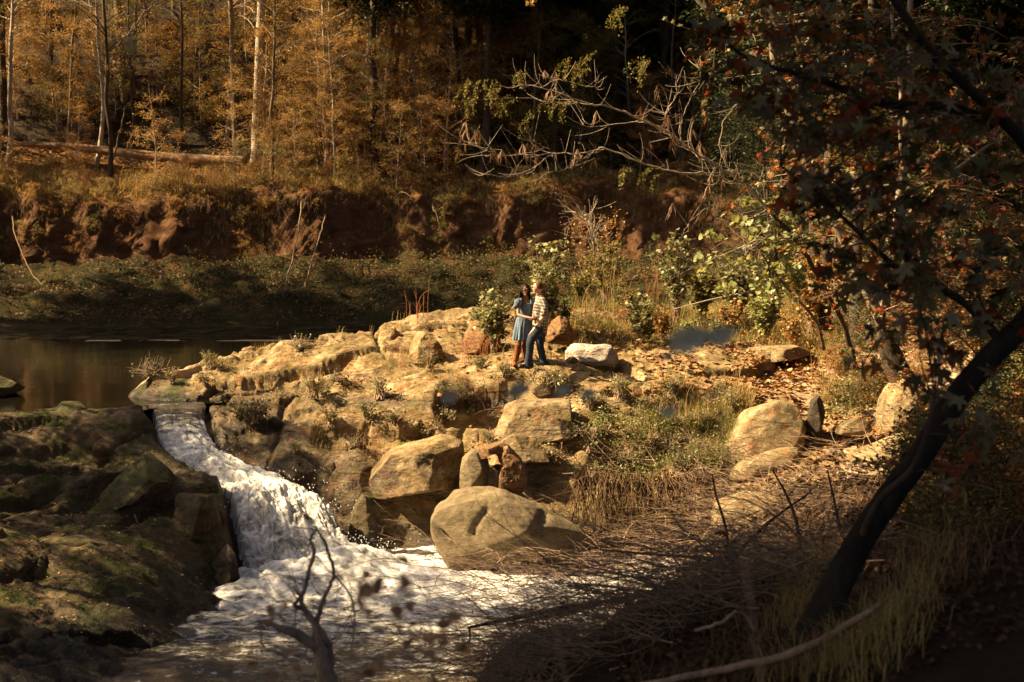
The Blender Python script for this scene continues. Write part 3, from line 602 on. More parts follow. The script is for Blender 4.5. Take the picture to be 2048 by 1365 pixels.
limb(s, [C(780, 690, 30.1), C(800, 745, 30.1), C(818, 770, 30.1)], [(.10, .16), (.075, .14), (.03, .10)], 20); limb(s, [C(720, 338, 30.03), C(745, 326, 30.06), C(770, 318, 30.1)], [.03, .035, .03])
sh = s; shirt = remesh(s, 'shirt', M_plaid, man, .007, 2)
j = MB(); limb(j, [C(742, 700, 30.1), C(735, 770, 30.1)], [(.15, .175), (.14, .17)], 20)
limb(j, [C(722, 745, 29.98), C(665, 820, 29.88), C(628, 888, 29.8), C(618, 1010, 29.82), C(596, 1165, 29.86), C(592, 1190, 29.86)], [.125, .108, .088, .078, .084, .088], 20)
limb(j, [C(748, 750, 30.2), C(748, 850, 30.22), C(745, 935, 30.22), C(768, 1050, 30.22), C(786, 1150, 30.2), C(788, 1172, 30.2)], [.12, .105, .082, .078, .076, .078], 20)
remesh(j, 'jeans', M_denim, man, .008, 2)
for a in (C(592, 1194, 29.86), C(788, 1176, 30.2)):
    m_ = MB(); limb(m_, [a + (.07, 0, .01), a + (-.04, -.02, .012), a + (-.17, -.06, -.01)], [(.066, .06), (.064, .062), (.042, .052)], 12); remesh(m_, 'shoe', M_dark, man, .008, 1)
m_ = MB(); a, c_ = C(696, 698, 29.74), C(688, 707, 29.74); limb(m_, [a, c_], [.036, .036], 12); m_.build('watch', M_dark, man).location = -Vector(mb_)
# woman, facing the camera behind his arm
wb = C(470, 1192, 30.3); wo = empty('person', wb, 'woman in a blue chambray dress with puff sleeves and tall tan boots, long dark hair', 'woman')
b = MB(); hd = C(558, 252, 30.22); L = head(b, hd, R(90+10), (.088, .070, .118))
limb(b, [C(560, 300, 30.26), C(566, 350, 30.28)], [.048, .054]); limb(b, [C(568, 370, 30.3), C(572, 430, 30.3), C(566, 540, 30.3), C(548, 640, 30.3), C(545, 740, 30.3)], [(.135, .07), (.14, .10), (.115, .09), (.15, .11), (.14, .11)])
limb(b, [C(486, 385, 30.25), C(474, 470, 30.15), C(474, 560, 30.02)], [.048, .042, .036]); limb(b, [C(474, 560, 30.02), C(560, 585, 29.85), C(650, 602, 29.72)], [.038, .034, .024])
hand(b, C(650, 602, 29.72), C(688, 606, 29.70), C(722, 612, 29.74), (.1, 0, -1), .008, .018)
limb(b, [C(655, 385, 30.26), C(685, 470, 30.2), C(690, 540, 30.1)], [.046, .04, .034]); limb(b, [C(690, 540, 30.1), C(670, 570, 29.98), C(650, 600, 29.95)], [.034, .03, .022]); hand(b, C(650, 600, 29.95), C(640, 620, 29.93), C(632, 645, 29.93), (1, 0, 0), .008, .016)
for P3 in ([C(495, 740, 30.28), C(478, 930, 30.22), C(436, 1150, 30.24)], [C(560, 740, 30.32), C(562, 930, 30.3), C(556, 1150, 30.4)]):
    limb(b, [P3[0], P3[1]*.5+P3[0]*.5, P3[1], P3[1]*.5+P3[2]*.5, P3[2]], [.092, .078, .056, .056, .036]); a = P3[-1]; limb(b, [a, a + (-.01, -.08, -.045), a + (-.03, -.16, -.055)], [.034, .032, .024], 12, (0, 0, 1))
remesh(b, 'body', M_skd, wo); face_bits(wo, L, 1, M_dark)
h = MB(); ball(h, hd + (0, .022, .014), (.092, .10, .122), 0, 20)
for q in range(26):
    a = -.15 + q*(math.pi+.3)/25; x0, y0 = math.cos(a)*.078, math.sin(a)*.075; zz = -.155 - .05*RNG.random()
    limb(h, [hd + (x0*.8, .02+y0*.8, .08), hd + (x0*1.2, .02+y0*1.1, -.02), hd + (x0*1.35 + .01*RNG.normal(), .02+y0*1.15, zz)], [.025, .027, .014], 8)
remesh(h, 'hair', M_hair1, wo, .007, 1)
d = MB(); dz = [(412, .142, .105), (470, .150, .120), (555, .130, .105), (600, .165, .125), (700, .185, .15), (800, .198, .165), (868, .205, .175)]; cxs = [575, 574, 566, 548, 536, 528, 522]
k = 96; rows = []
for (yy_, ra, rb), xx_ in zip(dz, cxs): rows.append((C(xx_, yy_, 30.3), ra, rb))
nr = 60; tt_ = np.linspace(0, len(rows)-1, nr); cen = np.array([r_[0] for r_ in rows]); cc_ = np.stack([np.interp(tt_, np.arange(7), cen[:, q]) for q in range(3)], -1)
ra = np.interp(tt_, np.arange(7), [r_[1] for r_ in rows]); rb = np.interp(tt_, np.arange(7), [r_[2] for r_ in rows]); th = np.arange(k)*2*math.pi/k
fl = sst(tt_, 2.0, 6)[:, None]*(.085*np.sin(th*13 + 1.5*np.sin(th*3)) + .05*np.sin(th*7+2))[None] + .018*np.sin(th*24)[None]
Vd = cc_[:, None] + np.stack([ra[:, None]*np.cos(th)*(1+fl), rb[:, None]*np.sin(th)*(1+fl), np.zeros((nr, k))], -1); Vd[..., 2] += (.012*np.sin(th*5)+.01*np.sin(th*13))[None]*sst(tt_, 4, 6)[:, None]
top = Vd[:1]*1.0; top = (top - cc_[0])*.93 + cc_[0] + (0, 0, -.02); Vd = np.concatenate([top, Vd]) ; nr += 1
i_ = np.arange(nr-1)[:, None]*k; j_ = np.arange(k)[None]; j2_ = (j_+1) % k
d.add(Vd.reshape(-1, 3) - wb, None, np.stack([i_+j_, i_+k+j_, i_+k+j2_, i_+j2_], -1).reshape(-1, 4)); dress = d.build('dress', M_dress, wo)
for c0, c1, r_ in ((C(498, 372, 30.24), C(464, 425, 30.18), .062), (C(648, 365, 30.26), C(672, 405, 30.22), .055)):
    m_ = MB(); limb(m_, [c0, (c0+c1)/2 + (-.012, 0, .008), c1, c1 + (c1-c0)*.35, c1 + (c1-c0)*.55], [r_*.7, r_*1.2, r_*1.25, r_*.8, r_*1.0], 18); sl = remesh(m_, 'sleeve', M_dress, wo, .008, 1)
for x_ in (505, 640): m_ = MB(); limb(m_, [C(x_, 418, 30.19), C(x_+(4 if x_ < 560 else -2), 375, 30.2), C(x_, 350, 30.28)], [.03, .028, .03], 10); remesh(m_, 'dress_strap', M_dress, wo, .008, 1)
for P4 in ([C(474, 950, 30.22), C(460, 1050, 30.23), C(436, 1150, 30.24)], [C(562, 950, 30.3), C(560, 1050, 30.35), C(556, 1150, 30.4)]):
    m_ = MB(); a = P4[-1]; limb(m_, [P4[0] + (0, 0, .02)] + P4, [(.074, .07), (.072, .068), (.064, .062), (.048, .048)], 16)
    limb(m_, [a + (0, 0, .05), a + (0, 0, 0), a + (0, .01, -.035)], [.05, .046, .046], 14); limb(m_, [a + (0, .0, -.03), a + (-.01, -.08, -.045), a + (-.03, -.17, -.055)], [.044, .042, .032], 12, (0, 0, 1)); remesh(m_, 'boot', M_suede, wo, .008, 2)
# ------------------------------------------------------------------ rocks
import bmesh
def ico(sub):
    bm = bmesh.new(); bmesh.ops.create_icosphere(bm, subdivisions=sub, radius=1); bm.verts.ensure_lookup_table()
    V = np.array([v.co[:] for v in bm.verts]); F = np.array([[v.index for v in f.verts] for f in bm.faces]); bm.free(); return V, F
ICO = {s_: ico(s_) for s_ in (1, 3, 4, 5, 6)}
def rock(name, label, pts, D, thick, mat, seed=0, sub=5, facet=.10, rough=.05, full=.75, lean=0., cat='rock', grooves=(), group=None, strata=0., planes=()):
    """closed stone with the given outline and real thickness"""
    P = np.array([W(x, y, D) for x, y in pts]); c = P.mean(0); Q = P - c
    # polar outline
    a = np.arctan2(Q[:, 2], Q[:, 0]); A = np.linspace(-math.pi, math.pi, 361); Rr = np.zeros(361)
    n = len(Q)
    for i, t in enumerate(A):
        dx, dz = math.cos(t), math.sin(t); best = 0
        for j in range(n):
            p, q = Q[j], Q[(j+1) % n]; ex, ez = q[0]-p[0], q[2]-p[2]; det = dx*ez - dz*ex
            if abs(det) < 1e-9: continue
            s_ = (p[0]*ez - p[2]*ex)/det; u_ = (p[0]*dz - p[2]*dx)/det
            if s_ > 0 and -1e-6 <= u_ <= 1+1e-6: best = max(best, s_)
        Rr[i] = best
    k5 = np.ones(7)/7; Rr = np.convolve(np.concatenate([Rr[-4:-1], Rr, Rr[1:4]]), k5, 'valid')
    V, F = ICO[sub]; d = V; th = np.arctan2(d[:, 2], d[:, 0]); rho = np.hypot(d[:, 0], d[:, 2])
    r = np.interp(th, A, Rr); e = full
    Pn = np.stack([r*np.cos(th)*rho**e, thick*np.sign(d[:, 1])*np.abs(d[:, 1])**e, r*np.sin(th)*rho**e], -1)
    L = np.sqrt(np.abs(Rr).mean()*thick); rg = np.random.default_rng(seed)
    E0 = np.ptp(Pn, axis=0)
    if facet:
        for _ in range(14 if facet < .09 else 26):
            nn = rg.normal(size=3); nn[2] = abs(nn[2])*.8; nn /= np.linalg.norm(nn); pr = Pn @ nn; lim = pr.max()*rg.uniform(1-facet*3.4, 1-facet*1.2)
            ex = np.maximum(pr - lim, 0); Pn -= nn*ex[:, None]*.97
    Pn *= (E0/np.ptp(Pn, axis=0))*np.array([1, .95, 1]); Pn[:, 0] -= (Pn[:, 0].max()+Pn[:, 0].min())/2 - (Q[:, 0].max()+Q[:, 0].min())/2; Pn[:, 2] -= (Pn[:, 2].max()+Pn[:, 2].min())/2 - (Q[:, 2].max()+Q[:, 2].min())/2
    for nn, fr in planes:
        nn = np.array(nn, float); nn /= np.linalg.norm(nn); pr = Pn @ nn; Pn -= nn*(np.maximum(pr - pr.max()*fr, 0)*.9)[:, None]
    nrm = Pn / (np.linalg.norm(Pn, axis=1)[:, None] + 1e-6); q = Pn/L; o = seed*3.7
    dsp = rough*L*(1.6*fbm(q[:, 0]*1.1+o, q[:, 1]*1.1, q[:, 2]*1.1, 5, seed) + .5*fbm(q[:, 0]*5+o, q[:, 1]*5, q[:, 2]*5, 3, seed+1) + .35*(1 - 2*np.abs(fbm(q[:, 0]*3.2, q[:, 1]*3.2+o, q[:, 2]*3.2, 4, seed+4, .6))))
    if strata: dsp += strata*L*(np.abs(vn(q[:, 2]*3.2 + .9*q[:, 0] + .5*fbm(q[:, 0], q[:, 1], q[:, 2], 2, seed), o, 0, seed+2)) - .5)
    Pn = Pn + nrm*dsp[:, None]
    for (x0, y0), (x1, y1), w_, dp in grooves:
        g0, g1 = W(x0, y0, D) - c, W(x1, y1, D) - c; g = (g1 - g0)[[0, 2]]; gl = np.hypot(*g); g /= gl
        rel = Pn[:, [0, 2]] - g0[[0, 2]]; al = rel @ g; pe = np.abs(rel[:, 0]*g[1] - rel[:, 1]*g[0] + .03*vn(al*3, 1., 0, 5))
        f = np.exp(-(pe/w_)**2)*sst(al, -.1, .1)*(1 - sst(al, gl-.1, gl+.1))*(Pn[:, 1] < 0); Pn -= nrm*(f*dp)[:, None]
    if lean: Pn[:, 1] += lean*Pn[:, 2]
    o = link(name, mesh_np(name, Pn, F, None, facet < .10), mat); o.location = tuple(c); tag(o, label, cat, group); return o
M_tan = rockmat('tan_rock', (.15, .10, .045), (.29, .21, .105), (.47, .37, .22), .22, (.09, .075, .02), 1.1)
M_grey = rockmat('smooth_boulder_rock', (.13, .10, .055), (.21, .16, .09), (.29, .225, .13), .15, (.08, .07, .025), 1.6, strata=(0, 0, 0), bumpk=.6, rust=.15)
M_pale = rockmat('pale_quartz_rock', (.42, .33, .24), (.66, .56, .45), (.82, .75, .66), 0, scale=2., bumpk=1.)
M_mossr = rockmat('mossy_rock', (.045, .035, .021), (.095, .070, .038), (.16, .12, .065), .5, (.04, .043, .009), 1.)
M_brownr = rockmat('rusty_rock', (.12, .06, .025), (.24, .13, .055), (.36, .22, .10), .12, (.07, .06, .015), 1.2)
M_drk = rockmat('dark_rock', (.03, .022, .014), (.06, .045, .03), (.10, .075, .05), .3, (.03, .035, .01), 1.2)
rock('boulder', 'huge smooth tan boulder lying against the ledge at the edge of the foaming pool', [(858,1040),(868,1018),(890,1008),(905,986),(940,980),(985,987),(1010,995),(1060,1015),(1120,1045),(1192,1078),(1180,1096),(1130,1104),(1060,1124),(1020,1152),(985,1158),(930,1166),(905,1156),(885,1115),(862,1072)], 25.7, .95, M_grey, 3, 6, .05, .035, .75, cat='boulder', planes=[((.62, -.72, .1), .80), ((-.25, -.9, .15), .72), ((.1, -.75, -.6), .66)],
     grooves=[((878,1052),(1010,1165),.045,.20),((975,1000),(940,1055),.07,.06),((905,1040),(965,1060),.06,.04),((1040,1075),(1100,1020),.10,.08)])
rock('boulder', 'pale whitish boulder beside the couple on the level sunny ground', [(1130,700),(1140,686),(1160,681),(1200,684),(1222,678),(1234,688),(1234,712),(1222,724),(1190,726),(1165,718),(1145,718),(1130,710)], 30.9, .42, M_pale, 5, 5, .08, .10, .8, cat='boulder').location.z -= .10
rock('rock', 'small brown stone tucked under the left end of the pale boulder', [(1127,722),(1135,714),(1150,713),(1160,720),(1150,728),(1130,728)], 30.5, .1, M_tan, 6, 4)
rock('boulder', 'rounded dark slab bulging from the left shelf near the left edge', [(-60,1230),(20,1140),(70,1098),(110,1080),(150,1074),(200,1082),(232,1110),(215,1155),(150,1205),(60,1265),(-40,1330)], 22.9, 1.3, M_shelf, 8, 6, .07, .03, .6, cat='boulder')
rock('rock', 'moss-topped pale block standing at the back edge of the left shelf', [(76,840),(92,814),(140,802),(185,806),(205,826),(200,852),(120,862),(80,856)], 28.0, .5, M_mossr, 9, 5, .14, .05)
rock('rock', 'mossy block right of the moss-topped block at the pool edge', [(205,840),(215,822),(265,825),(300,832),(312,856),(300,878),(240,872),(205,862)], 27.9, .45, M_mossr, 10, 5, .14, .06)
rock('rock', 'low dark rock in the still pool at the left edge', [(-70,810),(-50,748),(-10,745),(30,760),(44,770),(30,786),(0,800),(-30,812)], 31.5, .8, M_shelf, 11, 5, .1, .05)
rock('rock', 'pale wet slab end at the left edge below the still pool', [(-40,870),(-10,832),(10,833),(32,842),(28,862),(0,876)], 27.3, .4, M_shelf, 12, 4)
rock('rock', 'mossy mound catching light on the far shore', [(372,648),(388,618),(410,603),(435,600),(465,610),(488,630),(500,645),(470,652),(400,655)], 56.3, 1.2, M_mossr, 13, 5, .06, .10)
rock('rock', 'thick overhanging ledge block above the dark cave', [(748,915),(770,892),(800,880),(850,876),(905,885),(935,905),(935,945),(900,965),(840,978),(790,985),(750,990),(740,950)], 27.1, 1.15, M_out, 14, 6, .09, .06, .8, strata=.03)
rock('rock', 'upright smooth stone standing behind the huge boulder', [(920,950),(924,915),(945,898),(970,902),(978,930),(975,970),(965,990),(930,994),(919,975)], 26.5, .34, M_grey, 15, 5, .06, .04)
rock('rock', 'rusty fluted rock leaning like an arch above the huge boulder', [(985,905),(1005,886),(1035,886),(1052,905),(1056,945),(1045,985),(1015,1000),(1003,985),(1010,940),(1003,915)], 26.5, .38, M_brownr, 16, 5, .10, .10, strata=.10)
rock('rock', 'thin rusty capstone bridging the upright stone and the fluted rock', [(950,912),(965,898),(1000,886),(1020,890),(1018,902),(985,908),(962,918)], 26.45, .3, M_brownr, 17, 4, .10, .06)
rock('rock', 'pale flat-topped slab in the middle of the outcrop below the recess', [(985,862),(992,838),(1030,816),(1080,798),(1125,800),(1150,830),(1145,865),(1090,885),(1030,892),(990,884)], 28.5, .7, M_tan, 18, 6, .13, .05, strata=.02)
rock('rock', 'split slab lying lower left of the pale flat-topped slab', [(965,905),(980,880),(1020,866),(1075,872),(1100,890),(1085,915),(1030,925),(980,920)], 27.8, .6, M_tan, 19, 5, .13, .05)
rock('rock', 'squared yellowish block at the right end of the dark recess', [(1062,768),(1066,742),(1096,738),(1104,758),(1100,790),(1080,796),(1064,786)], 29.75, .3, M_tan, 20, 5, .16, .04)
rock('rock', 'jagged upright stones on the ridge above the pool', [(752,704),(758,664),(772,650),(792,648),(806,660),(812,690),(800,708)], 33.2, .45, M_out, 21, 5, .15, .10, strata=.06)
rock('rock', 'leaning wedge of rock in front of the ridge stones', [(812,722),(818,686),(845,664),(866,664),(882,684),(888,716),(850,730)], 32.0, .5, M_out, 22, 5, .15, .08, strata=.04)
rock('rock', 'squat reddish block below the leafy shrub left of the woman', [(922,696),(922,652),(945,643),(975,646),(992,662),(1004,694),(985,706),(940,706)], 32.3, .5, M_brownr, 23, 5, .13, .08)
rock('rock', 'dark stump-like rock just behind the man', [(1092,686),(1098,646),(1112,632),(1130,634),(1142,656),(1150,684),(1130,692)], 32.6, .35, M_brownr, 25, 5, .12, .08)
rock('rock', 'rounded ridge knob at the edge of the still pool', [(520,726),(532,698),(560,684),(600,684),(636,686),(650,704),(640,730),(590,744),(540,742)], 33.1, .8, M_out, 27, 6, .10, .08, strata=.03)
rock('rock', 'broad smooth tan slab sloping down right of the outcrop', [(1436,950),(1450,890),(1480,845),(1510,808),(1555,798),(1592,808),(1606,850),(1604,895),(1560,912),(1500,935)], 28.4, .9, M_tan, 28, 6, .05, .03, .6)
rock('rock', 'long low tan slab in front of the broad smooth slab', [(1455,952),(1490,925),(1540,905),(1585,892),(1606,904),(1590,932),(1530,950),(1480,962)], 27.3, .45, M_tan, 29, 5, .06, .03)
rock('boulder', 'big yellow-lit rock at the foot of the leaning tree', [(1758,856),(1762,800),(1775,768),(1800,754),(1835,762),(1868,792),(1880,830),(1850,862),(1800,872)], 27.0, .6, M_tan, 30, 6, .08, .04, .65, cat='boulder')
rock('rock', 'small rounded stone in the leaf litter left of the leaning tree', [(1672,866),(1684,848),(1712,838),(1738,842),(1742,862),(1715,874)], 27.6, .35, M_tan, 31, 4, .06)
rock('rock', 'mustard slab half buried below the leaning tree', [(1690,930),(1720,890),(1780,868),(1860,866),(1890,885),(1860,930),(1790,962),(1720,956)], 26.4, .6, M_tan, 32, 5, .08, .04)
rock('rock', 'flat bare strip of rock right of the pale boulder', [(1420,732),(1480,712),(1560,697),(1625,692),(1650,700),(1610,718),(1520,730)], 32.8, 1.0, M_tan, 33, 5, .10, .04)
rock('rock', 'dark pointed stone standing in leaf litter beside the broad slab', [(1608,872),(1618,826),(1636,792),(1650,800),(1650,840),(1636,876)], 28.1, .25, M_drk, 34, 5, .1, .08)
rock('rock', 'dark mossy block hanging over the cascade side of the left shelf', [(200,995),(214,938),(250,918),(330,912),(348,940),(335,975),(290,1000),(230,1006)], 25.4, .9, M_mossr, 35, 6, .13, .04, .7)
rock('rock', 'wedge of shelf rock at the lower left corner', [(-20,1350),(-10,1250),(30,1216),(70,1222),(92,1262),(70,1330),(30,1370)], 20.4, .7, M_shelf, 37, 5, .14, .04)
rock('rock', 'mossy green bulge on the wall of the left shelf by the falls', [(345,1130),(350,1010),(370,985),(410,985),(440,1010),(445,1070),(425,1130),(380,1160)], 24.9, .6, M_mossr, 38, 6, .08, .08)
rock('rock', 'low dark wall of rock down to the water on the left shelf', [(400,1240),(405,1140),(430,1090),(470,1090),(490,1140),(488,1190),(450,1240)], 24.2, .5, M_drk, 39, 5, .1, .08)
rock('rock', 'mossy stone beside the falls below the overhanging block', [(698,1070),(700,1010),(725,985),(750,995),(762,1030),(756,1078),(725,1090)], 26.4, .4, M_mossr, 40, 5, .1, .08)
rock('boulder', 'dark wet boulder at the bottom edge in the near corner of the pool', [(935,1390),(980,1330),(1030,1300),(1060,1278),(1110,1266),(1155,1285),(1185,1330),(1205,1400),(1080,1430)], 14.2, .6, M_drk, 41, 5, .07, .04, .65, cat='boulder')
rock('rock', 'long low dark stone among the near branches', [(1296,1300),(1320,1252),(1380,1232),(1480,1232),(1548,1258),(1530,1296),(1420,1318)], 12.4, .4, M_drk, 42, 5, .08, .05)
rock('rock', 'smooth pale rock showing behind the brush heap', [(1420,1050),(1440,1010),(1500,985),(1570,990),(1600,1020),(1560,1055),(1480,1068)], 25.2, .7, M_tan, 43, 5, .06, .04)
# ------------------------------------------------------------------ plant materials
GOLD = leafmat('golden_leaves', [(.30, .17, .05), (.52, .33, .09), (.10, .09, .03), (.66, .47, .20), (.36, .15, .04), (.16, .14, .05)])
ORNG = leafmat('orange_brown_leaves', [(.36, .15, .04), (.16, .07, .02), (.46, .22, .06), (.60, .38, .14), (.20, .14, .05)])
OLIV = leafmat('olive_leaves', [(.10, .11, .025), (.20, .18, .05), (.07, .08, .02), (.32, .25, .07), (.15, .14, .05)])
DGRN = leafmat('dark_green_leaves', [(.025, .045, .012), (.05, .07, .02), (.035, .05, .02), (.09, .10, .03)], .25)
REDL = leafmat('red_and_gold_leaves', [(.36, .03, .012), (.04, .012, .006), (.44, .13, .02), (.025, .025, .008), (.46, .28, .06), (.03, .015, .006), (.12, .09, .02)])  # near-black tones stand in for shaded leaves among the lit ones
SAGE = leafmat('pale_green_leaves', [(.17, .19, .07), (.29, .29, .13), (.08, .10, .03), (.38, .35, .17), (.05, .06, .02)], .3, .45, .4)
LIME = leafmat('yellow_green_leaves', [(.24, .30, .08), (.36, .38, .14), (.12, .16, .04), (.44, .42, .20), (.07, .09, .025)], .4, .45, .35)
STARG = leafmat('green_star_leaves', [(.10, .12, .03), (.025, .03, .01), (.30, .29, .13), (.03, .035, .01), (.38, .33, .18), (.03, .02, .008), (.24, .09, .04)], .3, .5, .3)  # near-black tones put self-shadow into the leaf colours
STARR = leafmat('red_star_leaves', [(.36, .05, .015), (.45, .14, .03), (.25, .03, .012), (.30, .16, .04)], .4, .5, .3)
LITT = leafmat('dry_leaf_litter', [(.26, .12, .04), (.36, .19, .07), (.14, .07, .03), (.48, .30, .15), (.20, .07, .025)], .1, .7)
DLIT = leafmat('brown_leaf_litter', [(.13, .065, .028), (.22, .11, .045), (.08, .04, .02), (.32, .18, .09)], .1, .7)
DARKLIT = leafmat('shade_dark_litter', [(.05, .024, .01), (.03, .015, .008), (.08, .038, .015), (.02, .01, .006)], .1, .7)  # litter tone near black, standing in for shade on the near bank
STRAW = leafmat('dry_grass', [(.34, .25, .09), (.45, .32, .13), (.24, .17, .06), (.30, .28, .09)], .3, .7)
GRASS = leafmat('green_grass', [(.10, .13, .03), (.17, .17, .05), (.22, .19, .07), (.07, .09, .02)], .3, .6)
MOSSG = leafmat('low_green_herbs', [(.05, .075, .018), (.09, .12, .03), (.15, .17, .06), (.03, .05, .015)], .25, .55)
RUST = leafmat('rust_red_stems', [(.28, .09, .03), (.38, .15, .05), (.20, .06, .02)], .2, .7)
BARK = barkmat('grey_brown_bark', (.085, .06, .04), (.22, .16, .10)); PALEB = barkmat('pale_bark', (.26, .20, .14), (.50, .42, .32), 9)
LIMB = barkmat('weathered_limb_bark', (.20, .15, .10), (.50, .41, .31), 9); SHADE = leafmat('shade_dark_leaves', [(.015, .025, .008), (.03, .04, .012), (.02, .03, .01)], .15)  # SHADE: near-black leaf colours stand in for deep shade
DBARK = barkmat('dark_bark', (.035, .025, .018), (.10, .075, .05)); TWIG = barkmat('twig_bark', (.17, .11, .07), (.42, .30, .21), 14, .5); LOGB = barkmat('bare_log_wood', (.20, .11, .055), (.42, .27, .15), 5, 1)
ROOT = barkmat('root_hair', (.10, .06, .035), (.24, .16, .09), 14, .5); POD = leafmat('brown_seed_pods', [(.16, .085, .045), (.26, .15, .085), (.09, .045, .022)], .3, .7)
# ------------------------------------------------------------------ tree builders (variants built once, at the origin)
def bez(rng, A, Bp, up=.25, wob=.12):
    L = np.linalg.norm(Bp - A, axis=-1, keepdims=True); M_ = (A + Bp)/2 + rng.normal(size=A.shape)*wob*L; M_[..., 2] += (up*L[..., 0]); return M_
def crown_pts(rng, n, z0, z1, rad, cx_=0., cy_=0., hollow=.3, flat_=1.):
    z = rng.uniform(z0, z1, n); t = (z - z0)/(z1 - z0); rr = rad*(np.sin(math.pi*np.clip(.12 + t*.82, 0, 1)))**.6; a = rng.uniform(0, 2*math.pi, n); q = rr*np.sqrt(rng.uniform(hollow, 1, n))
    return np.stack([cx_ + q*np.cos(a), cy_ + q*np.sin(a), z], -1)
def trunk_at(P, z):
    return np.stack([np.interp(z, P[:, 2], P[:, 0]), np.interp(z, P[:, 2], P[:, 1]), z], -1)
def tree_meshes(rng, h, r0, lean, z0, rad, ntg, nlf, ls, spread, sub=4, tilt=.5, k=7, up=.15):
    t = np.linspace(0, 1, 12); P = np.stack([lean[0]*t**1.4*h + .02*h*np.cumsum(rng.normal(0, .25, 12)), lean[1]*t**1.4*h + .02*h*np.cumsum(rng.normal(0, .25, 12)), t*h], -1); P[0, :2] = 0; P[:, 2] -= .25*(t == 0)
    tb = MB(); tube(tb, smoothline(P, 3), [r0*1.35, r0, r0*.9, r0*.8, r0*.65, r0*.5, r0*.3, r0*.1], k, rough=.12, seed=int(rng.integers(99)))
    T = crown_pts(rng, ntg, z0, h*1.0, rad); ctr = trunk_at(P, T[:, 2]); T[:, :2] += ctr[:, :2]
    zz = np.clip(T[:, 2] - rng.uniform(.12, .35, ntg)*np.linalg.norm(T[:, :2]-ctr[:, :2], axis=1)*1.6, .15*h*.5, h*.97); A = trunk_at(P, zz)
    bm_ = MB(); M1 = bez(rng, A, T, up, .10); L = np.linalg.norm(T-A, axis=1); strands(bm_, A, M1, T, .007*L+r0*.10, .004 + 0*L, 4, 7)
    i = rng.integers(0, ntg, ntg*sub); u = rng.uniform(.35, 1, (ntg*sub, 1)); S0 = (1-u)**2*A[i] + 2*u*(1-u)*M1[i] + u*u*T[i]
    S1 = S0 + rng.normal(size=S0.shape)*spread*np.array([1, 1, .55]); strands(bm_, S0, bez(rng, S0, S1, .1), S1, .005, .002, 3, 4)
    lb = MB(); j = rng.integers(0, len(S0), nlf); w_ = rng.uniform(.1, 1.1, (nlf, 1)); C_ = S0[j]*(1-w_) + S1[j]*w_ + rng.normal(size=(nlf, 3))*ls*.8
    leafset(lb, C_, ls*rng.uniform(.6, 1.25, nlf), LEAF, tilt, rng)
    return tb.mesh('trunk'), bm_.mesh('branches'), lb.mesh('crown', False)
rg = np.random.default_rng(11)
TALL = [tree_meshes(rg, rg.uniform(17, 22), rg.uniform(.11, .16), rg.normal(0, .03, 2), rg.uniform(6.0, 8.), rg.uniform(2.6, 3.6), 46, 7500, .17, .55) for _ in range(5)]
MIDT = [tree_meshes(rg, rg.uniform(7, 11), rg.uniform(.045, .08), rg.normal(0, .07, 2), 1.6, rg.uniform(1.7, 2.6), 50, 7000, .10, .42, tilt=.35) for _ in range(5)]
SPAR = [(a, b, tree_meshes(rg, 18, .12, (0, 0), 7., 3.0, 30, 1500, .15, .5)[2]) for a, b, c in TALL[:3]]
DENS = [tree_meshes(rg, 20, .16, (rg.normal(0, .02), .0), 7.6, 4.8, 60, 20000, .25, .8) for _ in range(3)]
SAPL = [tree_meshes(rg, rg.uniform(3.2, 5.2), rg.uniform(.018, .032), rg.normal(0, .10, 2), .5, rg.uniform(1.0, 1.6), 34, 2700, .085, .33, tilt=.35) for _ in range(6)]
BUSH = [tree_meshes(rg, rg.uniform(1.2, 2.1), .014, rg.normal(0, .15, 2), .1, rg.uniform(.8, 1.2), 34, 2000, .075, .22, tilt=.5) for _ in range(5)]
def copies(first, loc, rz, sc, label=None, group=None, mats=None):
    c = copy_tree(first); c.location = tuple(float(q) for q in loc); c.rotation_euler = (0, 0, rz); c.scale = (sc, sc, sc)
    if label: c['label'] = label
    if group: c['group'] = group
    return c
def plant(kind, name, meshes, loc, rz, sc, bark, leaf, label, cat, group=None):
    r_ = empty(name, loc, label, cat, group); r_.rotation_euler = (0, 0, rz); r_.scale = (sc, sc, sc)
    for nm, me, mt in zip(('trunk', 'branch', 'crown'), meshes, (bark, bark, leaf)):
        if kind == 'shrub' and nm == 'trunk': nm = 'stem'
        o = bpy.data.objects.new(nm if kind != 'shrub' or nm != 'crown' else 'foliage', me); COL.objects.link(o); o.parent = r_
        if not len(me.materials): me.materials.append(mt)
        o.material_slots[0].link = 'OBJECT'; o.material_slots[0].material = mt
        if nm in ('branch', 'crown'): o['kind'] = 'stuff'
    return r_
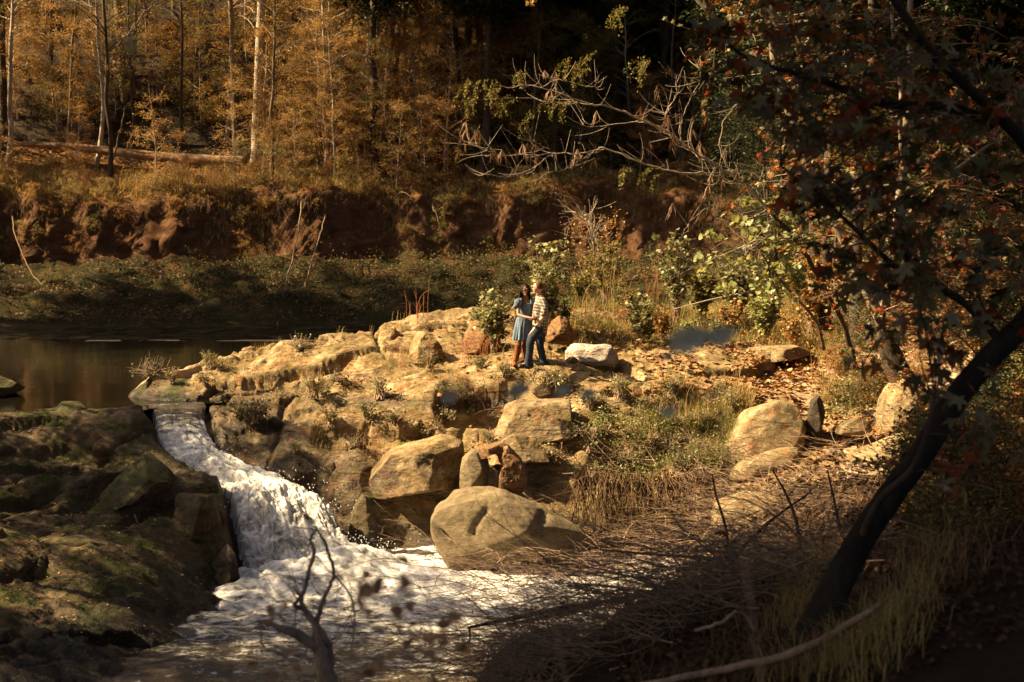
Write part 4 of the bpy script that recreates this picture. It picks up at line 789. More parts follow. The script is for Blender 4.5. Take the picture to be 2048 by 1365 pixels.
# ------------------------------------------------------------------ wooded hill: trunks one can tell apart
hero = [(8,300,14,-3,'DBARK','a dark trunk cut by the left edge of the frame, behind the fallen log'),(104,250,9,4,'DBARK','dark slim trunk in the sunny wood between the left edge and the leaning sapling'),(262,292,15,-18,'BARK','stout dark brown trunk rising just behind the fallen log'),
 (296,250,8,2,'DBARK','thin dark trunk close right of the stout trunk behind the log'),(404,190,12,5,'DBARK','dark straight trunk deep in the wood above the middle of the fallen log'),(384,182,9,0,'DBARK','slimmer dark trunk just left of the dark straight trunk deep in the wood'),
 (452,322,8,14,'TWIGB','thin reddish trunk leaning right at the end of the fallen log'),(475,326,10,-6,'BARK','straight brown trunk standing right at the tip of the fallen log'),(511,326,17,12,'PALEB','tallest pale grey trunk at the cliff top, right of the fallen log'),
 (496,270,6,-2,'PALEB','thin pale stem close left of the tallest pale trunk'),(600,268,7,6,'BARK','thin brown trunk halfway between the pale trunk and the middle of the wood'),(688,250,8,-4,'DBARK','dark trunk just left of the long thin straight trunk'),
 (756,332,11,24,'PALEB','long thin straight pale trunk at the cliff top left of the dark pair'),(865,270,9,4,'DBARK','dark slender trunk left of the dark pair'),(925,338,15,10,'DBARK','left and thicker of the dark pair of trunks near the cliff top'),(948,300,10,4,'DBARK','right and thinner of the dark pair of trunks'),
 (985,262,12,10,'DBARK','crooked dark trunk just right of the dark pair'),(1052,240,8,0,'DBARK','thin dark trunk behind the hanging seed pods'),(1083,72,10,34,'PALEB','pale trunk leaning right high on the hill above the bare branches'),(1268,200,14,6,'DBARK','straight dark trunk in the deep shade right of the middle'),
 (1180,250,9,-5,'DBARK','faint dark trunk left of the straight one in the deep shade'),(1390,250,12,2,'DBARK','dark trunk in deep shade behind the red leaves'),(165,200,7,3,'DBARK','dark trunk far up the hill left of the leaning pale sapling'),(560,190,8,0,'BARK','brown trunk far up the hill right of the tallest pale trunk'),
 (820,210,8,-4,'DBARK','dark trunk far up the hill left of the slender one'),(345,240,7,4,'BARK','brown trunk between the stout trunk and the deep dark one')]
TWIGB = TWIG; MT = dict(DBARK=DBARK, BARK=BARK, PALEB=PALEB, TWIGB=TWIG)
hrng = np.random.default_rng(5)
for q, (px, py, wpx, ln, bk, lab) in enumerate(hero):
    p = hit(px, py, 58, 120); D = p[1]; src = (SPAR[q % 3] if px < 700 else DENS[q % 3] if px < 1300 else TALL[q % 5]); hh = 19.
    t = plant('tree', 'forest_tree', src, p, q*1.3, 1., MT[bk], (GOLD if px < 480 else OLIV) if px < 700 else (SHADE if q % 2 else OLIV), lab, 'tree', 'trees on the wooded hill across the river')
    # its own trunk, as thick and as tilted as in the photograph
    th_ = wpx*D/FPX/2; top = 16.; dx = ln*D/FPX*(top/6.); m_ = MB(); zz_ = np.linspace(-.4, top, 14)
    Pt = np.stack([dx*zz_/top + .10*fbm(zz_*.35, q*3.1, 0, 2, q), .15*fbm(zz_*.3, q*2.1, 5, 2, q+9), zz_], -1); Pt -= (Pt[0][0], Pt[0][1], 0)
    tube(m_, smoothline(Pt, 3), [th_*1.45, th_*1.05, th_, th_*.9, th_*.8, th_*.6, th_*.3], 9, rough=.15, seed=q)
    ch = [c_ for c_ in t.children if c_.name.startswith('trunk')][0]; t.rotation_euler = (0, 0, 0); ch.data = m_.mesh('trunk'); ch.data.materials.append(MT[bk]); ch.material_slots[0].link = 'OBJECT'; ch.material_slots[0].material = MT[bk]
# ------------------------------------------------------------------ the rest of the wood
frng = np.random.default_rng(21)
def scatter(n, x0, x1, s0, s1, dmin, rng, keep=None):
    out = []
    for _ in range(n*30):
        if len(out) >= n: break
        x = rng.uniform(x0, x1); s_ = s0 + (s1-s0)*rng.random()**1.2; y = float(waterline(np.array(x))) + s_
        if keep is not None and not keep(x, y, rng): continue
        if all((x-a)**2 + (y-b_)**2 > dmin**2 for a, b_ in out[-400:]): out.append((x, y))
    return out
HS = [(px, py, nm) for (px, py), nm in zip([(h_[0], h_[1]) for h_ in hero], ['dark trunk at the left edge', 'slim trunk left of the pale sapling', 'stout trunk behind the fallen log', 'thin trunk beside the stout one', 'deep dark trunk above the log', 'slimmer trunk above the log', 'reddish trunk at the log tip', 'brown trunk at the log tip', 'tallest pale trunk', 'pale stem beside the tallest pale trunk', 'thin brown trunk right of the pale one', 'dark trunk near the long thin one', 'long thin pale trunk', 'slender trunk near the dark pair', 'left trunk of the dark pair', 'right trunk of the dark pair', 'crooked dark trunk', 'trunk behind the seed pods', 'pale trunk leaning right', 'straight trunk in deep shade', 'faint trunk in deep shade', 'trunk behind the red leaves', 'far trunk left of pale sapling', 'far brown trunk', 'far dark trunk', 'middle brown trunk'])]
_cn = {'golden_leaves': 'golden', 'orange_brown_leaves': 'orange brown', 'olive_leaves': 'olive', 'dark_green_leaves': 'dark green', 'red_and_gold_leaves': 'red and gold', 'pale_green_leaves': 'pale green', 'dry_grass': 'straw coloured'}
def where(x, y, lf, kind):
    return ' '.join(where_(x, y, lf, kind).split()[:16])
def where_(x, y, lf, kind):
    D = y; px = 1024 + FPX*x/D; z = float(far(np.array(x), np.array(y))); py = 450 - (z - CZ)/D*FPX
    h_ = min(HS, key=lambda t: abs(t[0]-px) + .6*abs(t[1]-py)); dx = px - h_[0]; up_ = 'uphill ' if y - float(waterline(np.array(x))) > 22 else ''
    rel = ('behind' if py < h_[1] else 'in front of') if abs(dx) < 22 else ('left of' if dx < 0 else 'right of')
    if px < -60: return f'{_cn[lf.name]} {kind} {up_}beyond the left of the view'
    if px > 1460: return f'{_cn[lf.name]} {kind} {up_}behind the leaning tree on the right' if px < 2080 else f'{_cn[lf.name]} {kind} {up_}beyond the right side of the view'
    return f'{_cn[lf.name]} {kind} {up_}{rel} the {h_[2]}'
gT = 'trees filling the wooded hill across the river'
for q, (x, y) in enumerate(scatter(95, -34, 40, 9, 62, 2.2, frng, lambda x, y, r_: r_.random() < (.40 if x < -3 else 1.) )):
    if x < -3 and (y < 78 or q % 2): continue
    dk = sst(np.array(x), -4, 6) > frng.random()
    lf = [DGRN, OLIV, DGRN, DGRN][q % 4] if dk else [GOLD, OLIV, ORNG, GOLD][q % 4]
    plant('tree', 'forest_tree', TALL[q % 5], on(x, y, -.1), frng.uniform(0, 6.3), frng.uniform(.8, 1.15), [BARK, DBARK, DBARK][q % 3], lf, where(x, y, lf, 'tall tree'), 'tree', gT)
for q, (x, y) in enumerate(scatter(60, -28, -1, 9, 48, 1.6, frng)):
    lf = [GOLD, OLIV, GOLD][q % 3]; plant('tree', 'forest_tree', SPAR[q % 3], on(x, y, -.1), frng.uniform(0, 6.3), frng.uniform(.55, .8), [BARK, PALEB, DBARK, BARK][q % 4], lf, where(x, y, lf, ['slender brown tree', 'slender pale tree', 'slender dark tree', 'slender brown tree'][q % 4]), 'tree', 'slender trees on the sunny part of the wooded hill')
for q, (x, y) in enumerate(scatter(16, -9, 14, 9, 34, 3.2, frng)):  # dense crowns added to shade the middle of the hill
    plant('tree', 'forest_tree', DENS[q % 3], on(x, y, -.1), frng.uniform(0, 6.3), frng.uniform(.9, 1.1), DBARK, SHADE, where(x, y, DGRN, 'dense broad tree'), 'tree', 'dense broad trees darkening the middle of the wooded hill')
for q, (x, y) in enumerate(scatter(64, -24, 18, 6.3, 7.5, .45, frng)):
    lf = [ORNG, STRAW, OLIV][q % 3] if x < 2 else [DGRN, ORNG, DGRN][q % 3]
    plant('shrub', 'cliff_edge_bush', BUSH[q % 5], on(x, y, -.25), frng.uniform(0, 6.3), frng.uniform(.35, .75), TWIG, lf, where(x, y, lf, 'bush on the very lip of the cliff'), 'bush', 'bushes overhanging the lip of the cliff')
for q, (x, y) in enumerate(scatter(34, -20, 12, 1.2, 5.6, 1.2, frng)):
    plant('shrub', 'shore_bush', BUSH[q % 5], on(x, y, -.15), frng.uniform(0, 6.3), frng.uniform(.3, .6), TWIG, [DGRN, OLIV, DGRN][q % 3], where(x, y, [DGRN, OLIV, DGRN][q % 3], 'weedy bush on the shore slope below and'), 'bush', 'weedy bushes on the shore slope')
for q, (x, y) in enumerate(scatter(290, -30, 22, 8.4, 52, 1.15, frng, lambda x, y, r_: abs(x) < .42*y + 2 and not (-24 < x < -12 and y < 69))):
    lf = [GOLD, ORNG, OLIV, GOLD, GOLD][q % 5] if x < -1 else [ORNG, DGRN, OLIV, DGRN][q % 4]
    plant('tree', 'understory_tree', MIDT[q % 5], on(x, y, -.05), frng.uniform(0, 6.3), frng.uniform(.6, 1.), [BARK, PALEB, TWIG][q % 3], lf, where(x, y, lf, 'small tree'), 'small tree', 'understory trees on the wooded hill')
for q, (x, y) in enumerate(scatter(290, -26, 20, 7.4, 34, .8, frng, lambda x, y, r_: not (-24 < x < -12 and y < 68.5) or r_.random() < .12)):
    lf = [GOLD, ORNG, GOLD, ORNG, OLIV][q % 5] if x < -1 else [DGRN, DGRN, OLIV, ORNG][q % 4]
    plant('tree', 'sapling', SAPL[q % 6], on(x, y, -.05), frng.uniform(0, 6.3), frng.uniform(.6, 1.), [PALEB, TWIG][q % 2], lf, where(x, y, lf, 'sapling'), 'sapling', 'saplings in the undergrowth of the wooded hill')
for q, (x, y) in enumerate(scatter(190, -26, 22, 6.9, 24, .8, frng, lambda x, y, r_: not (-24 < x < -12 and y < 68.5) or r_.random() < .15)):
    lf = [ORNG, STRAW, OLIV, SAGE, GOLD][q % 5] if x < 2 else [DGRN, ORNG, OLIV][q % 3]
    plant('shrub', 'undergrowth_shrub', BUSH[q % 5], on(x, y, -.05), frng.uniform(0, 6.3), frng.uniform(.45, .95), TWIG, lf, where(x, y, lf, 'bush'), 'bush', 'bushes in the undergrowth of the cliff top')
# ------------------------------------------------------------------ logs, hanging vines
def polytube(name, pts, r, mat, label, cat, k=8, rough=.12, sm=5, group=None, jit=0, world=False):
    P = smoothline([np.array(p, float) if world else W(*p) for p in pts], sm)
    if jit: P[1:-1] += RNG.normal(size=(len(P)-2, 3))*jit
    m_ = MB(); c = P[0].copy(); tube(m_, P - c, r, k, rough=rough, seed=len(label)); o = m_.build(name, mat); o.location = tuple(c); return tag(o, label, cat, group)
a, b_ = hit(20, 300, 60, 90), hit(492, 338, 60, 90); lp = [a + (b_ - a)*t + np.array([0, 0, .28 + .06*math.sin(t*7)]) for t in np.linspace(0, 1, 7)]
m_ = MB(); c0 = lp[0]; tube(m_, smoothline([q - c0 for q in lp], 5), [.10, .15, .19, .22, .235, .235], 12, rough=.14, seed=3); lg = empty('fallen_log', c0, 'long fallen log lying across the cliff top in the sunny wood', 'log'); m_.build('log', LOGB, lg)
m_ = MB(); e_ = lp[3] - c0; tube(m_, smoothline([e_, e_ + (.2, -.3, .5), e_ + (.5, -.4, 1.0)], 4), [.05, .02], 6); m_.build('branch_stub', LOGB, lg)
a, b_ = hit(262, 262, 62, 100), hit(352, 262, 62, 100); polytube('fallen_log', [tuple(a + (0, 0, .2)), tuple((a+b_)/2 + (0, 0, .24)), tuple(b_ + (0, 0, .2))], .2, LOGB, 'short mossy log further up behind the stout trunk', 'log', 10, world=True)
def vine(pts):
    a, b_ = hit(*pts[0], 50, 70)[1], hit(*pts[-1], 50, 70)[1]; n_ = len(pts)
    return [(x, y, min(a, b_ + (a-b_)*(1-i/(n_-1))) - (.25 if i else 0) - .5*math.sin(math.pi*i/(n_-1))*(a-b_ > .5)) for i, (x, y) in enumerate(pts)]
PALV = barkmat('grey_vine_bark', (.16, .11, .07), (.34, .26, .18), 9)
vn_ = 'pale vine hanging down the clay cliff '
polytube('hanging_vine', vine([(603,388),(598,450),(584,520),(564,590),(556,632),(555,650)]), [.022, .028, .024, .015], PALV, vn_ + 'and bending to the water', 'vine', 6, jit=.02)
polytube('hanging_vine', vine([(676,365),(655,420),(640,470),(620,540),(607,578)]), [.028, .022, .015], PALV, vn_ + 'and ending above the shore slope', 'vine', 6, jit=.02)
polytube('hanging_vine', vine([(24,420),(30,470),(50,520),(75,560),(110,578),(165,584)]), [.03, .03, .015], ROOT, 'brown vine curling from the left cliff onto the shore slope', 'vine', 6, jit=.02)
polytube('dead_branch', vine([(835,366),(855,392),(872,425),(880,460)]), [.04, .025, .012], PALV, 'pale dead branch hanging over the cliff edge below the dark pair of trunks', 'branch', 6, jit=.03)
polytube('dead_branch', vine([(790,395),(805,384),(830,398)]), [.03, .012], PALEB, 'small curled dead branch on the cliff edge right of the vines', 'branch', 6, jit=.02)
polytube('leaning_sapling', [(198,312,66.5),(206,250,66.3),(213,160,66),(228,105,66),(262,60,66),(290,20,66)], [.06, .055, .05, .035, .02], PALEB, 'slim bare pale sapling leaning right in front of the stout trunk', 'sapling', 7, jit=.03)
polytube('leaning_sapling', [(222,330,64),(236,280,64),(250,220,64.2),(263,200,64.4)], [.05, .03, .015], BARK, 'short dark bare stem leaning right before the fallen log', 'sapling', 7, jit=.02)
# ------------------------------------------------------------------ litter, grass and roots of the far bank
r2 = np.random.default_rng(33)
def farpts(n, x0, x1, s0, s1, p=1.):
    x = r2.uniform(x0, x1, n); s_ = s0 + (s1-s0)*r2.random(n)**p; y = waterline(x) + s_; return np.stack([x, y, far(x, y)], -1)
m_ = MB(); P_ = farpts(60000, -28, 28, 7.2, 32, 1.5); leafset(m_, P_ + np.array([0, 0, .05]) + r2.normal(size=P_.shape)*np.array([0, 0, .05]), r2.uniform(.09, .19, len(P_)), LEAF, .45, r2); tag(m_.build('leaf_litter', LITT, smooth=False), 'dry brown leaf litter covering the wooded hill', 'leaf litter', kind='stuff')
m_ = MB(); P_ = farpts(34000, -26, 20, .3, 5.8); P_ = P_[fbm(P_[:, 0]*.8, P_[:, 1]*1.2, 0, 4, 15) > r2.uniform(-.4, .25, len(P_))]; leafset(m_, P_ + (0, 0, .04), r2.uniform(.05, .13, len(P_)), LEAF, .5, r2); tag(m_.build('shore_litter', DLIT, smooth=False), 'dark fallen leaves strewn on the shore slope under the cliff', 'leaf litter', kind='stuff')
def blades(mb, P, h, lean, w_, rng, hang=False):
    n = len(P); a = rng.uniform(0, 2*math.pi, n); l = rng.uniform(.2, 1, n)*lean; h = h*rng.uniform(.5, 1.2, n); d = np.stack([np.cos(a), np.sin(a), 0*a], -1); s_ = np.stack([-np.sin(a), np.cos(a), 0*a], -1)*w_
    if hang: d[:, 1] = -np.abs(d[:, 1])
    m1 = P + d*(l*h*.35)[:, None] + np.stack([0*h, 0*h, h*.6*(-.3 if hang else 1)], -1); m2 = P + d*(l*h)[:, None] + np.stack([0*h, 0*h, h*(-1 if hang else 1)*(1 - .35*l)], -1)
    V = np.stack([P - s_, P + s_, m1 - s_*.7, m1 + s_*.7, m2], 1); F = np.array([[0, 1, 3], [0, 3, 2], [2, 3, 4]]); mb.add(V.reshape(-1, 3), (F[None] + (np.arange(n)*5)[:, None, None]).reshape(-1, 3))
def clump(P, k, rad, rng): return np.repeat(P, k, 0) + rng.normal(size=(len(P)*k, 3))*np.array([rad, rad, 0])
def fixz(P, f, dz=0.): P[:, 2] = f(P[:, 0], P[:, 1]) + dz; return P
m_ = MB(); P_ = fixz(clump(farpts(2300, -26, 20, 6.6, 12, 1.6), 14, .12, r2), far); blades(m_, P_, .42, .9, .012, r2); tag(m_.build('cliff_top_grass', STRAW, smooth=False), 'dry straw coloured grass tufts along the cliff top', 'grass', kind='stuff')
m_ = MB(); cm = np.argwhere((stp > .45) & (np.abs(FX - 0) < 26))
cm = cm[r2.integers(0, len(cm), 15000)]; P_ = V2.reshape(FX.shape + (3,))[cm[:, 0], cm[:, 1]] + r2.normal(size=(15000, 3))*.05; jt = np.argmax(FSs[:, :1] > 4.3); tz = FZ[np.searchsorted(fs, 7.9), cm[:, 1]]; P_ = P_[P_[:, 2] > tz - 1.0 - .5*fbm(P_[:, 0]*.5, 4., 0, 3, 8)]; kk = fbm(P_[:, 0]*.9, 3., 0, 4, 77); P_ = P_[kk > r2.uniform(-.35, .35, len(P_))]; kk = fbm(P_[:, 0]*.9, 3., 0, 4, 77); P_[:, 1] -= .06; blades(m_, P_, (.22 + .75*np.clip(kk+.25, 0, 1)), .9, .008, r2, True); tag(m_.build('root_fringe', ROOT, smooth=False), 'fine brown roots hanging from the lip of the clay cliff', 'roots', kind='stuff')
m_ = MB(); P_ = fixz(clump(farpts(300, -26, 16, .3, 5.4, .9), 44, .30, r2), far, .08) + r2.normal(size=(300*44, 3))*np.array([0, 0, .07]); leafset(m_, P_, r2.uniform(.06, .12, len(P_)), LEAF, .6, r2); tag(m_.build('shore_plants', DGRN, smooth=False), 'low dark green plants covering the shore slope under the cliff', 'ground cover', kind='stuff')  # darker leaf tone chosen to carry the shade on the slope
m_ = MB(); P_ = fixz(clump(farpts(240, -14, 14, 2.5, 6.2, .9), 30, .3, r2), far, .2) + r2.normal(size=(240*30, 3))*np.array([0, 0, .2]); leafset(m_, P_, r2.uniform(.05, .10, len(P_)), LEAF, .7, r2); tag(m_.build('cliff_foot_weeds', OLIV, smooth=False), 'olive and yellow weeds growing at the foot of the cliff', 'weeds', kind='stuff')
# ------------------------------------------------------------------ the near side: unseen trees added for shade, right bank wood
nr_ = np.random.default_rng(44)
for q, (x, y, sc) in enumerate([(-8.2,12,.95),(-9.5,10,1.),(-7.4,14.6,.95),(-10,16.5,1.),(-12,15,1.),(-8.5,6.5,.85),(-13.5,8,1.),(-16,12,1.),(-19,17,.95),(-11,2,1.),(-6,1.5,.9),(-8.2,13.5,.9),(-10.5,18,1.),(-7,9.5,.85),(-15,18.5,1.),(-12.5,21,.95),(-17,15,1.),(-9.8,15.6,1.)]):  # unseen crowns added to keep sun off the right foreground
    plant('tree', 'unseen_tree', DENS[q % 3] if y < 12.5 else TALL[q % 5], (x - 1.2*(y < 12.5), y, -.6), q*.9, sc*.9, DBARK, [OLIV, DGRN][q % 2], 'tall shade tree added on the near left bank, outside the view', 'tree', 'shade trees added on the near left bank')
for q, (x, y, sc) in enumerate([(-13,18.5,.85),(-13.5,21,.9),(-13.5,23.5,.95),(-14,26,1.),(-15.5,20,1.),(-17.5,23.5,1.1),(-14.5,27.6,1.05),(-16.5,25.5,1.1),(-13.2,24.8,.9),(-18,27.5,1.1)]):  # unseen trees added to shade the shelf and cascade
    plant('tree', 'unseen_tree', MIDT[q % 5], (x, y, -.4), q*1.1, sc, DBARK, [OLIV, GOLD][q % 2], 'small tree added to shade the left shelf, outside the view', 'tree', 'small shade trees added beside the left shelf')
for q, (x, y) in enumerate([(-25.5,46.5),(-27,50.5),(-29,48),(-33,50),(-31,52.5)]):  # oversized unseen trees added to shade the cliff and shore slope
    plant('tree', 'unseen_tree', DENS[q % 3], on(x, y), q*1.7, nr_.uniform(1.25, 1.5), DBARK, [OLIV, ORNG][q % 2], 'tall shade tree added on the far left shore, outside the view', 'tree', 'tall shade trees added on the far left shore')
for q, (x, y) in enumerate([(17,14),(14,9),(18,20),(20,27),(12,4),(22,34),(17,30),(24,42)]):
    plant('tree', 'unseen_tree', TALL[q % 5], (x, y, 2.2), q*1.3, 1., DBARK, [OLIV, REDL, DGRN][q % 3], 'tall tree on the near right bank, outside the view', 'tree', 'tall trees on the near right bank')
for q, (x, y) in enumerate([(8.2,37),(10,41),(12.5,38),(9.5,46),(12,48),(14.5,44),(9.4,51),(11,54),(16,50),(11.8,59),(14,57),(18,56),(13.2,33.5),(16,39),(9.2,42),(8.4,34.5),(10.5,57)]):  # dense crowns added to shade the right bank
    plant('tree', 'forest_tree', DENS[q % 3], on(x, y, -.1), q*2.1, .9, DBARK, SHADE, f'added shade tree, {["nearest", "second", "third", "fourth", "fifth", "sixth", "seventh", "eighth", "ninth", "tenth", "eleventh", "twelfth", "thirteenth", "fourteenth", "fifteenth", "sixteenth", "last"][q]} of those rising behind the red leaves on the right bank', 'tree', 'shade trees added behind the red leaves')
gR = 'trees and saplings crowding the right bank'
def wr(x, y, lf, kind):
    px = 1024 + FPX*x/y; z = 'behind the leaning tree' if 1560 < px < 1800 else ('right of the leaning tree' if px < 2060 else 'beyond the frame'); z = z if px >= 1560 else 'left of the leaning tree'
    return f'{_cn[lf.name]} {kind} {"uphill " if x/y > .33 else ""}' + ('far back on right bank ' if y > 46 else 'on right bank ' if y > 38 else 'close on right bank ') + z
for q in range(56):
    y = nr_.uniform(31, 60); x = nr_.uniform(max(6.2, y*.20), y*.42 + 2); k_ = q % 3; lf = [REDL, DGRN, REDL, GOLD, OLIV, DGRN][nr_.integers(6)]
    src, kd = ((MIDT, 'small tree'), (SAPL, 'sapling'), (MIDT, 'small tree'))[k_]
    plant('tree', 'understory_tree' if k_ != 1 else 'sapling', src[q % 5], on(x, y, -.05), nr_.uniform(0, 6.3), nr_.uniform(.6, .95), [TWIG, PALEB, DBARK][q % 3], lf, wr(x, y, lf, kd), kd, gR)
for q in range(16):  # added as dark backing, with shade put into the leaf colour
    y = nr_.uniform(36, 54); x = nr_.uniform(y*.17, y*.27)
    plant('tree', 'understory_tree', MIDT[q % 5], on(x, y, -.05), q*1.9, nr_.uniform(.8, 1.05), DBARK, SHADE, f'shade-dark bushy tree {["nearest", "second", "third", "fourth", "fifth", "sixth", "seventh", "eighth"][q % 8]} in line in the gloom behind the {["yellow-green sapling", "leaning tree"][q // 8]}', 'small tree', 'shade-dark trees in the gloom of the right bank')
for q in range(60):
    y = nr_.uniform(29, 47); x = nr_.uniform(y*.215, y*.39); lf = [REDL, ORNG, OLIV, DGRN, GOLD][q % 5]
    plant('shrub', 'undergrowth_shrub', BUSH[q % 5], on(x, y, -.03), nr_.uniform(0, 6.3), nr_.uniform(.4, .8), TWIG, lf, wr(x, y, lf, 'bush'), 'bush', 'bushes on the right bank')
gB = 'shrubs and saplings crowding the dark right edge'
for q in range(34):
    y = nr_.uniform(23, 37); x = nr_.uniform(y*.300, y*.385); lf = [SHADE, REDL, DGRN, SHADE, ORNG][q % 5]; cn_ = {'shade_dark_leaves': 'shade-dark'}.get(lf.name) or _cn[lf.name]  # SHADE leaves carry the edge's deep shade in their colour
    src = BUSH if q % 3 else SAPL; kd = 'bush' if q % 3 else 'sapling'
    plant('shrub' if q % 3 else 'tree', 'undergrowth_shrub' if q % 3 else 'sapling', src[q % 5], on(x, y, -.03), nr_.uniform(0, 6.3), nr_.uniform(.6, 1.0), DBARK, lf, f'{cn_} {kd} at the dark right edge {"level with the yellow-lit rock" if y < 29 else "behind the yellow-lit rock" if y < 33 else "far behind the yellow-lit rock"}', kd, gB)
for q in range(26):
    y = nr_.uniform(13, 25); x = nr_.uniform(y*.30, y*.40); lf = [DGRN, ORNG, OLIV, REDL][q % 4]
    plant('shrub', 'undergrowth_shrub', BUSH[q % 5], on(x, y, -.03), nr_.uniform(0, 6.3), nr_.uniform(.5, .9), DBARK, lf, f'{_cn[lf.name]} bush in dark right foreground {"nearest the camera" if y < 16 else "midway up the bank" if y < 20 else "farthest back"} {"hugging the near trunk" if x/y < .34 else "at the right edge"}', 'bush', 'bushes in the dark right foreground')
# ------------------------------------------------------------------ shrubs and weeds round the couple
def bushy(rng, h, rad, nst, nlf, ls, tmpl=BROAD, tilt=.5, wl=.5):
    sb, lb = MB(), MB(); a = rng.uniform(0, 2*math.pi, nst); rr = rad*rng.uniform(.2, 1, nst); hh = h*rng.uniform(.55, 1.05, nst)
    P0 = rng.normal(size=(nst, 3))*.04*np.array([1, 1, 0]); P2 = np.stack([rr*np.cos(a), rr*np.sin(a), hh], -1); P1 = P2*np.array([.35, .35, .6]); strands(sb, P0, P1, P2, .009, .003, 4, 7)
    i = rng.integers(0, nst, nst*6); u = rng.uniform(.3, 1, (len(i), 1)); S0 = (1-u)**2*P0[i] + 2*u*(1-u)*P1[i] + u*u*P2[i]; S1 = S0 + rng.normal(size=S0.shape)*rad*.28 + (0, 0, .05); strands(sb, S0, (S0+S1)/2, S1, .003, .0015, 3, 3)
    j = rng.integers(0, len(S0), nlf); w_ = rng.uniform(.1, 1, (nlf, 1)); leafset(lb, S0[j]*(1-w_) + S1[j]*w_ + rng.normal(size=(nlf, 3))*.02, ls*rng.uniform(.6, 1.2, nlf), tmpl, tilt, rng)
    return sb.mesh('stems'), lb.mesh('foliage', False)
def shrub(name, meshes, loc, rz, sc, leaf, label, cat='shrub', group=None, bark=None):
    r_ = empty(name, loc, label, cat, group); r_.rotation_euler = (0, 0, rz); r_.scale = (sc,)*3
    for nm, me, mt in zip(('stem', 'foliage'), meshes, (bark or TWIG, leaf)):
        o = bpy.data.objects.new(nm, me); COL.objects.link(o); o.parent = r_
        if not len(me.materials): me.materials.append(mt)
        o.material_slots[0].link = 'OBJECT'; o.material_slots[0].material = mt; o['kind'] = 'stuff'
    return r_
r3 = np.random.default_rng(55)
BB = [bushy(r3, 1.35, .50, 30, 1250, .085), bushy(r3, 1.1, .45, 24, 900, .075), bushy(r3, 1.8, .5, 26, 1400, .07)]
HERB = [bushy(r3, .18, .22, 14, 150, .030, BROAD, .5), bushy(r3, .26, .16, 12, 130, .026, BROAD, .6), bushy(r3, .12, .28, 16, 190, .026, BROAD, .5)]
def D_(px, py, D): p = W(px, py, D); return on(p[0], D)
for (px, D, sc, k_, lf, lab) in [(988,31.9,1.02,0,SAGE,'leafy pale green shrub standing left of the woman'),(955,32.6,.75,1,SAGE,'lower leafy shrub between the reddish block and the tall shrub'),(1092,33.6,1.28,2,SAGE,'tall feathery shrub rising behind the man'),
   (1285,33.6,.95,0,SAGE,'leafy green shrub behind and right of the pale boulder'),(1262,35.5,.9,1,OLIV,'olive shrub left of the leafy green one behind the boulder'),(1350,36.5,1.25,2,SAGE,'tallest pale green shrub right of the boulder'),(1405,37.5,1.1,0,OLIV,'dense shrub between the tallest one and the yellow green branch'),
   (1325,34.2,.7,1,ORNG,'reddish leaved low shrub right of the pale boulder'),(1455,35.5,.85,1,GOLD,'golden low shrub below the yellow green branch'),(1530,35,.95,0,LIME,'yellow shrub under the red star leaves left of the leaning tree'),(1585,34.2,.8,1,GOLD,'golden shrub just left of the leaning tree'),
   (1620,37,1.2,2,GOLD,'tall golden shrub behind the leaning tree'),(1160,36.5,.8,1,OLIV,'olive weed bush behind the pale boulder'),(1210,38,1.,2,OLIV,'tall olive weed bush far behind the pale boulder'),(1690,31.5,.55,1,SAGE,'small ivy-like shrub in the litter below the leaning tree'),
   (1475,38.5,1.2,0,SAGE,'pale shrub standing behind the golden low shrub'),(1130,34.6,.6,1,DGRN,'dark green low shrub between the man and the boulder'),(1375,33.3,.6,1,LIME,'small yellow green shrub at the bare rock strip'),(1430,32.8,.5,1,SAGE,'small pale shrub above the flat bare strip')]:
    shrub('shrub', BB[k_], D_(px, 700, D), px*.7, sc, lf, lab)
hb = [(650,795),(628,800),(560,800),(505,850),(520,845),(478,835),(440,742),(420,740),(600,700),(790,868),(735,850),(905,820),(1105,775),(1120,790),(1090,782),(1345,800),(1385,860),(1405,845),(1360,905),(1340,925),(1378,945),(1300,900),(1270,940),(1235,925),(1150,880),(1180,905),(1120,925),(1085,930),(765,955),(700,900),(590,905),(660,870),(1215,870),(1255,880),
      (1320,850),(1425,815),(1440,790),(1460,830),(1400,900),(1350,870),(980,900),(850,880),(890,850),(760,800),(690,770),(960,740),(860,745),(1700,790),(1690,810),(1715,800),(1690,750),(940,930),(1240,800),(1305,820),(1180,830),(1010,770),(930,800),(940,840),(885,805),(300,760),(410,775),(345,770)]
for q, (px, py) in enumerate(hb):
    p = hit(px, py, 24, 45); lf = [MOSSG, SAGE, OLIV, DGRN, LIME][(q*7) % 5]; cn = {'low_green_herbs': 'green', 'pale_green_leaves': 'pale green', 'olive_leaves': 'olive', 'dark_green_leaves': 'dark green', 'yellow_green_leaves': 'yellow green'}[lf.name]
    ref = [(430,'left of the ridge knob'),(600,'by the grey slope near the falls'),(720,'left of the blocky knob'),(860,'above the overhanging block'),(960,'in the dark recess'),(1080,'by the pale flat-topped slab'),(1150,'below the yellowish block'),(1290,'on the face below the pale boulder'),(1420,'on the weedy right face of the outcrop'),(1560,'beside the broad smooth slab'),(9999,'left of the leaning tree')]
    shrub('herb', HERB[q % 3], p, q*1.1, r3.uniform(1., 1.9), lf, f'{cn} little herb growing {"high " if py < 790 else "low " if py > 890 else ""}{[b_ for a_, b_ in ref if px <= a_][0]}', 'small plant', 'little herbs in the cracks of the outcrop')
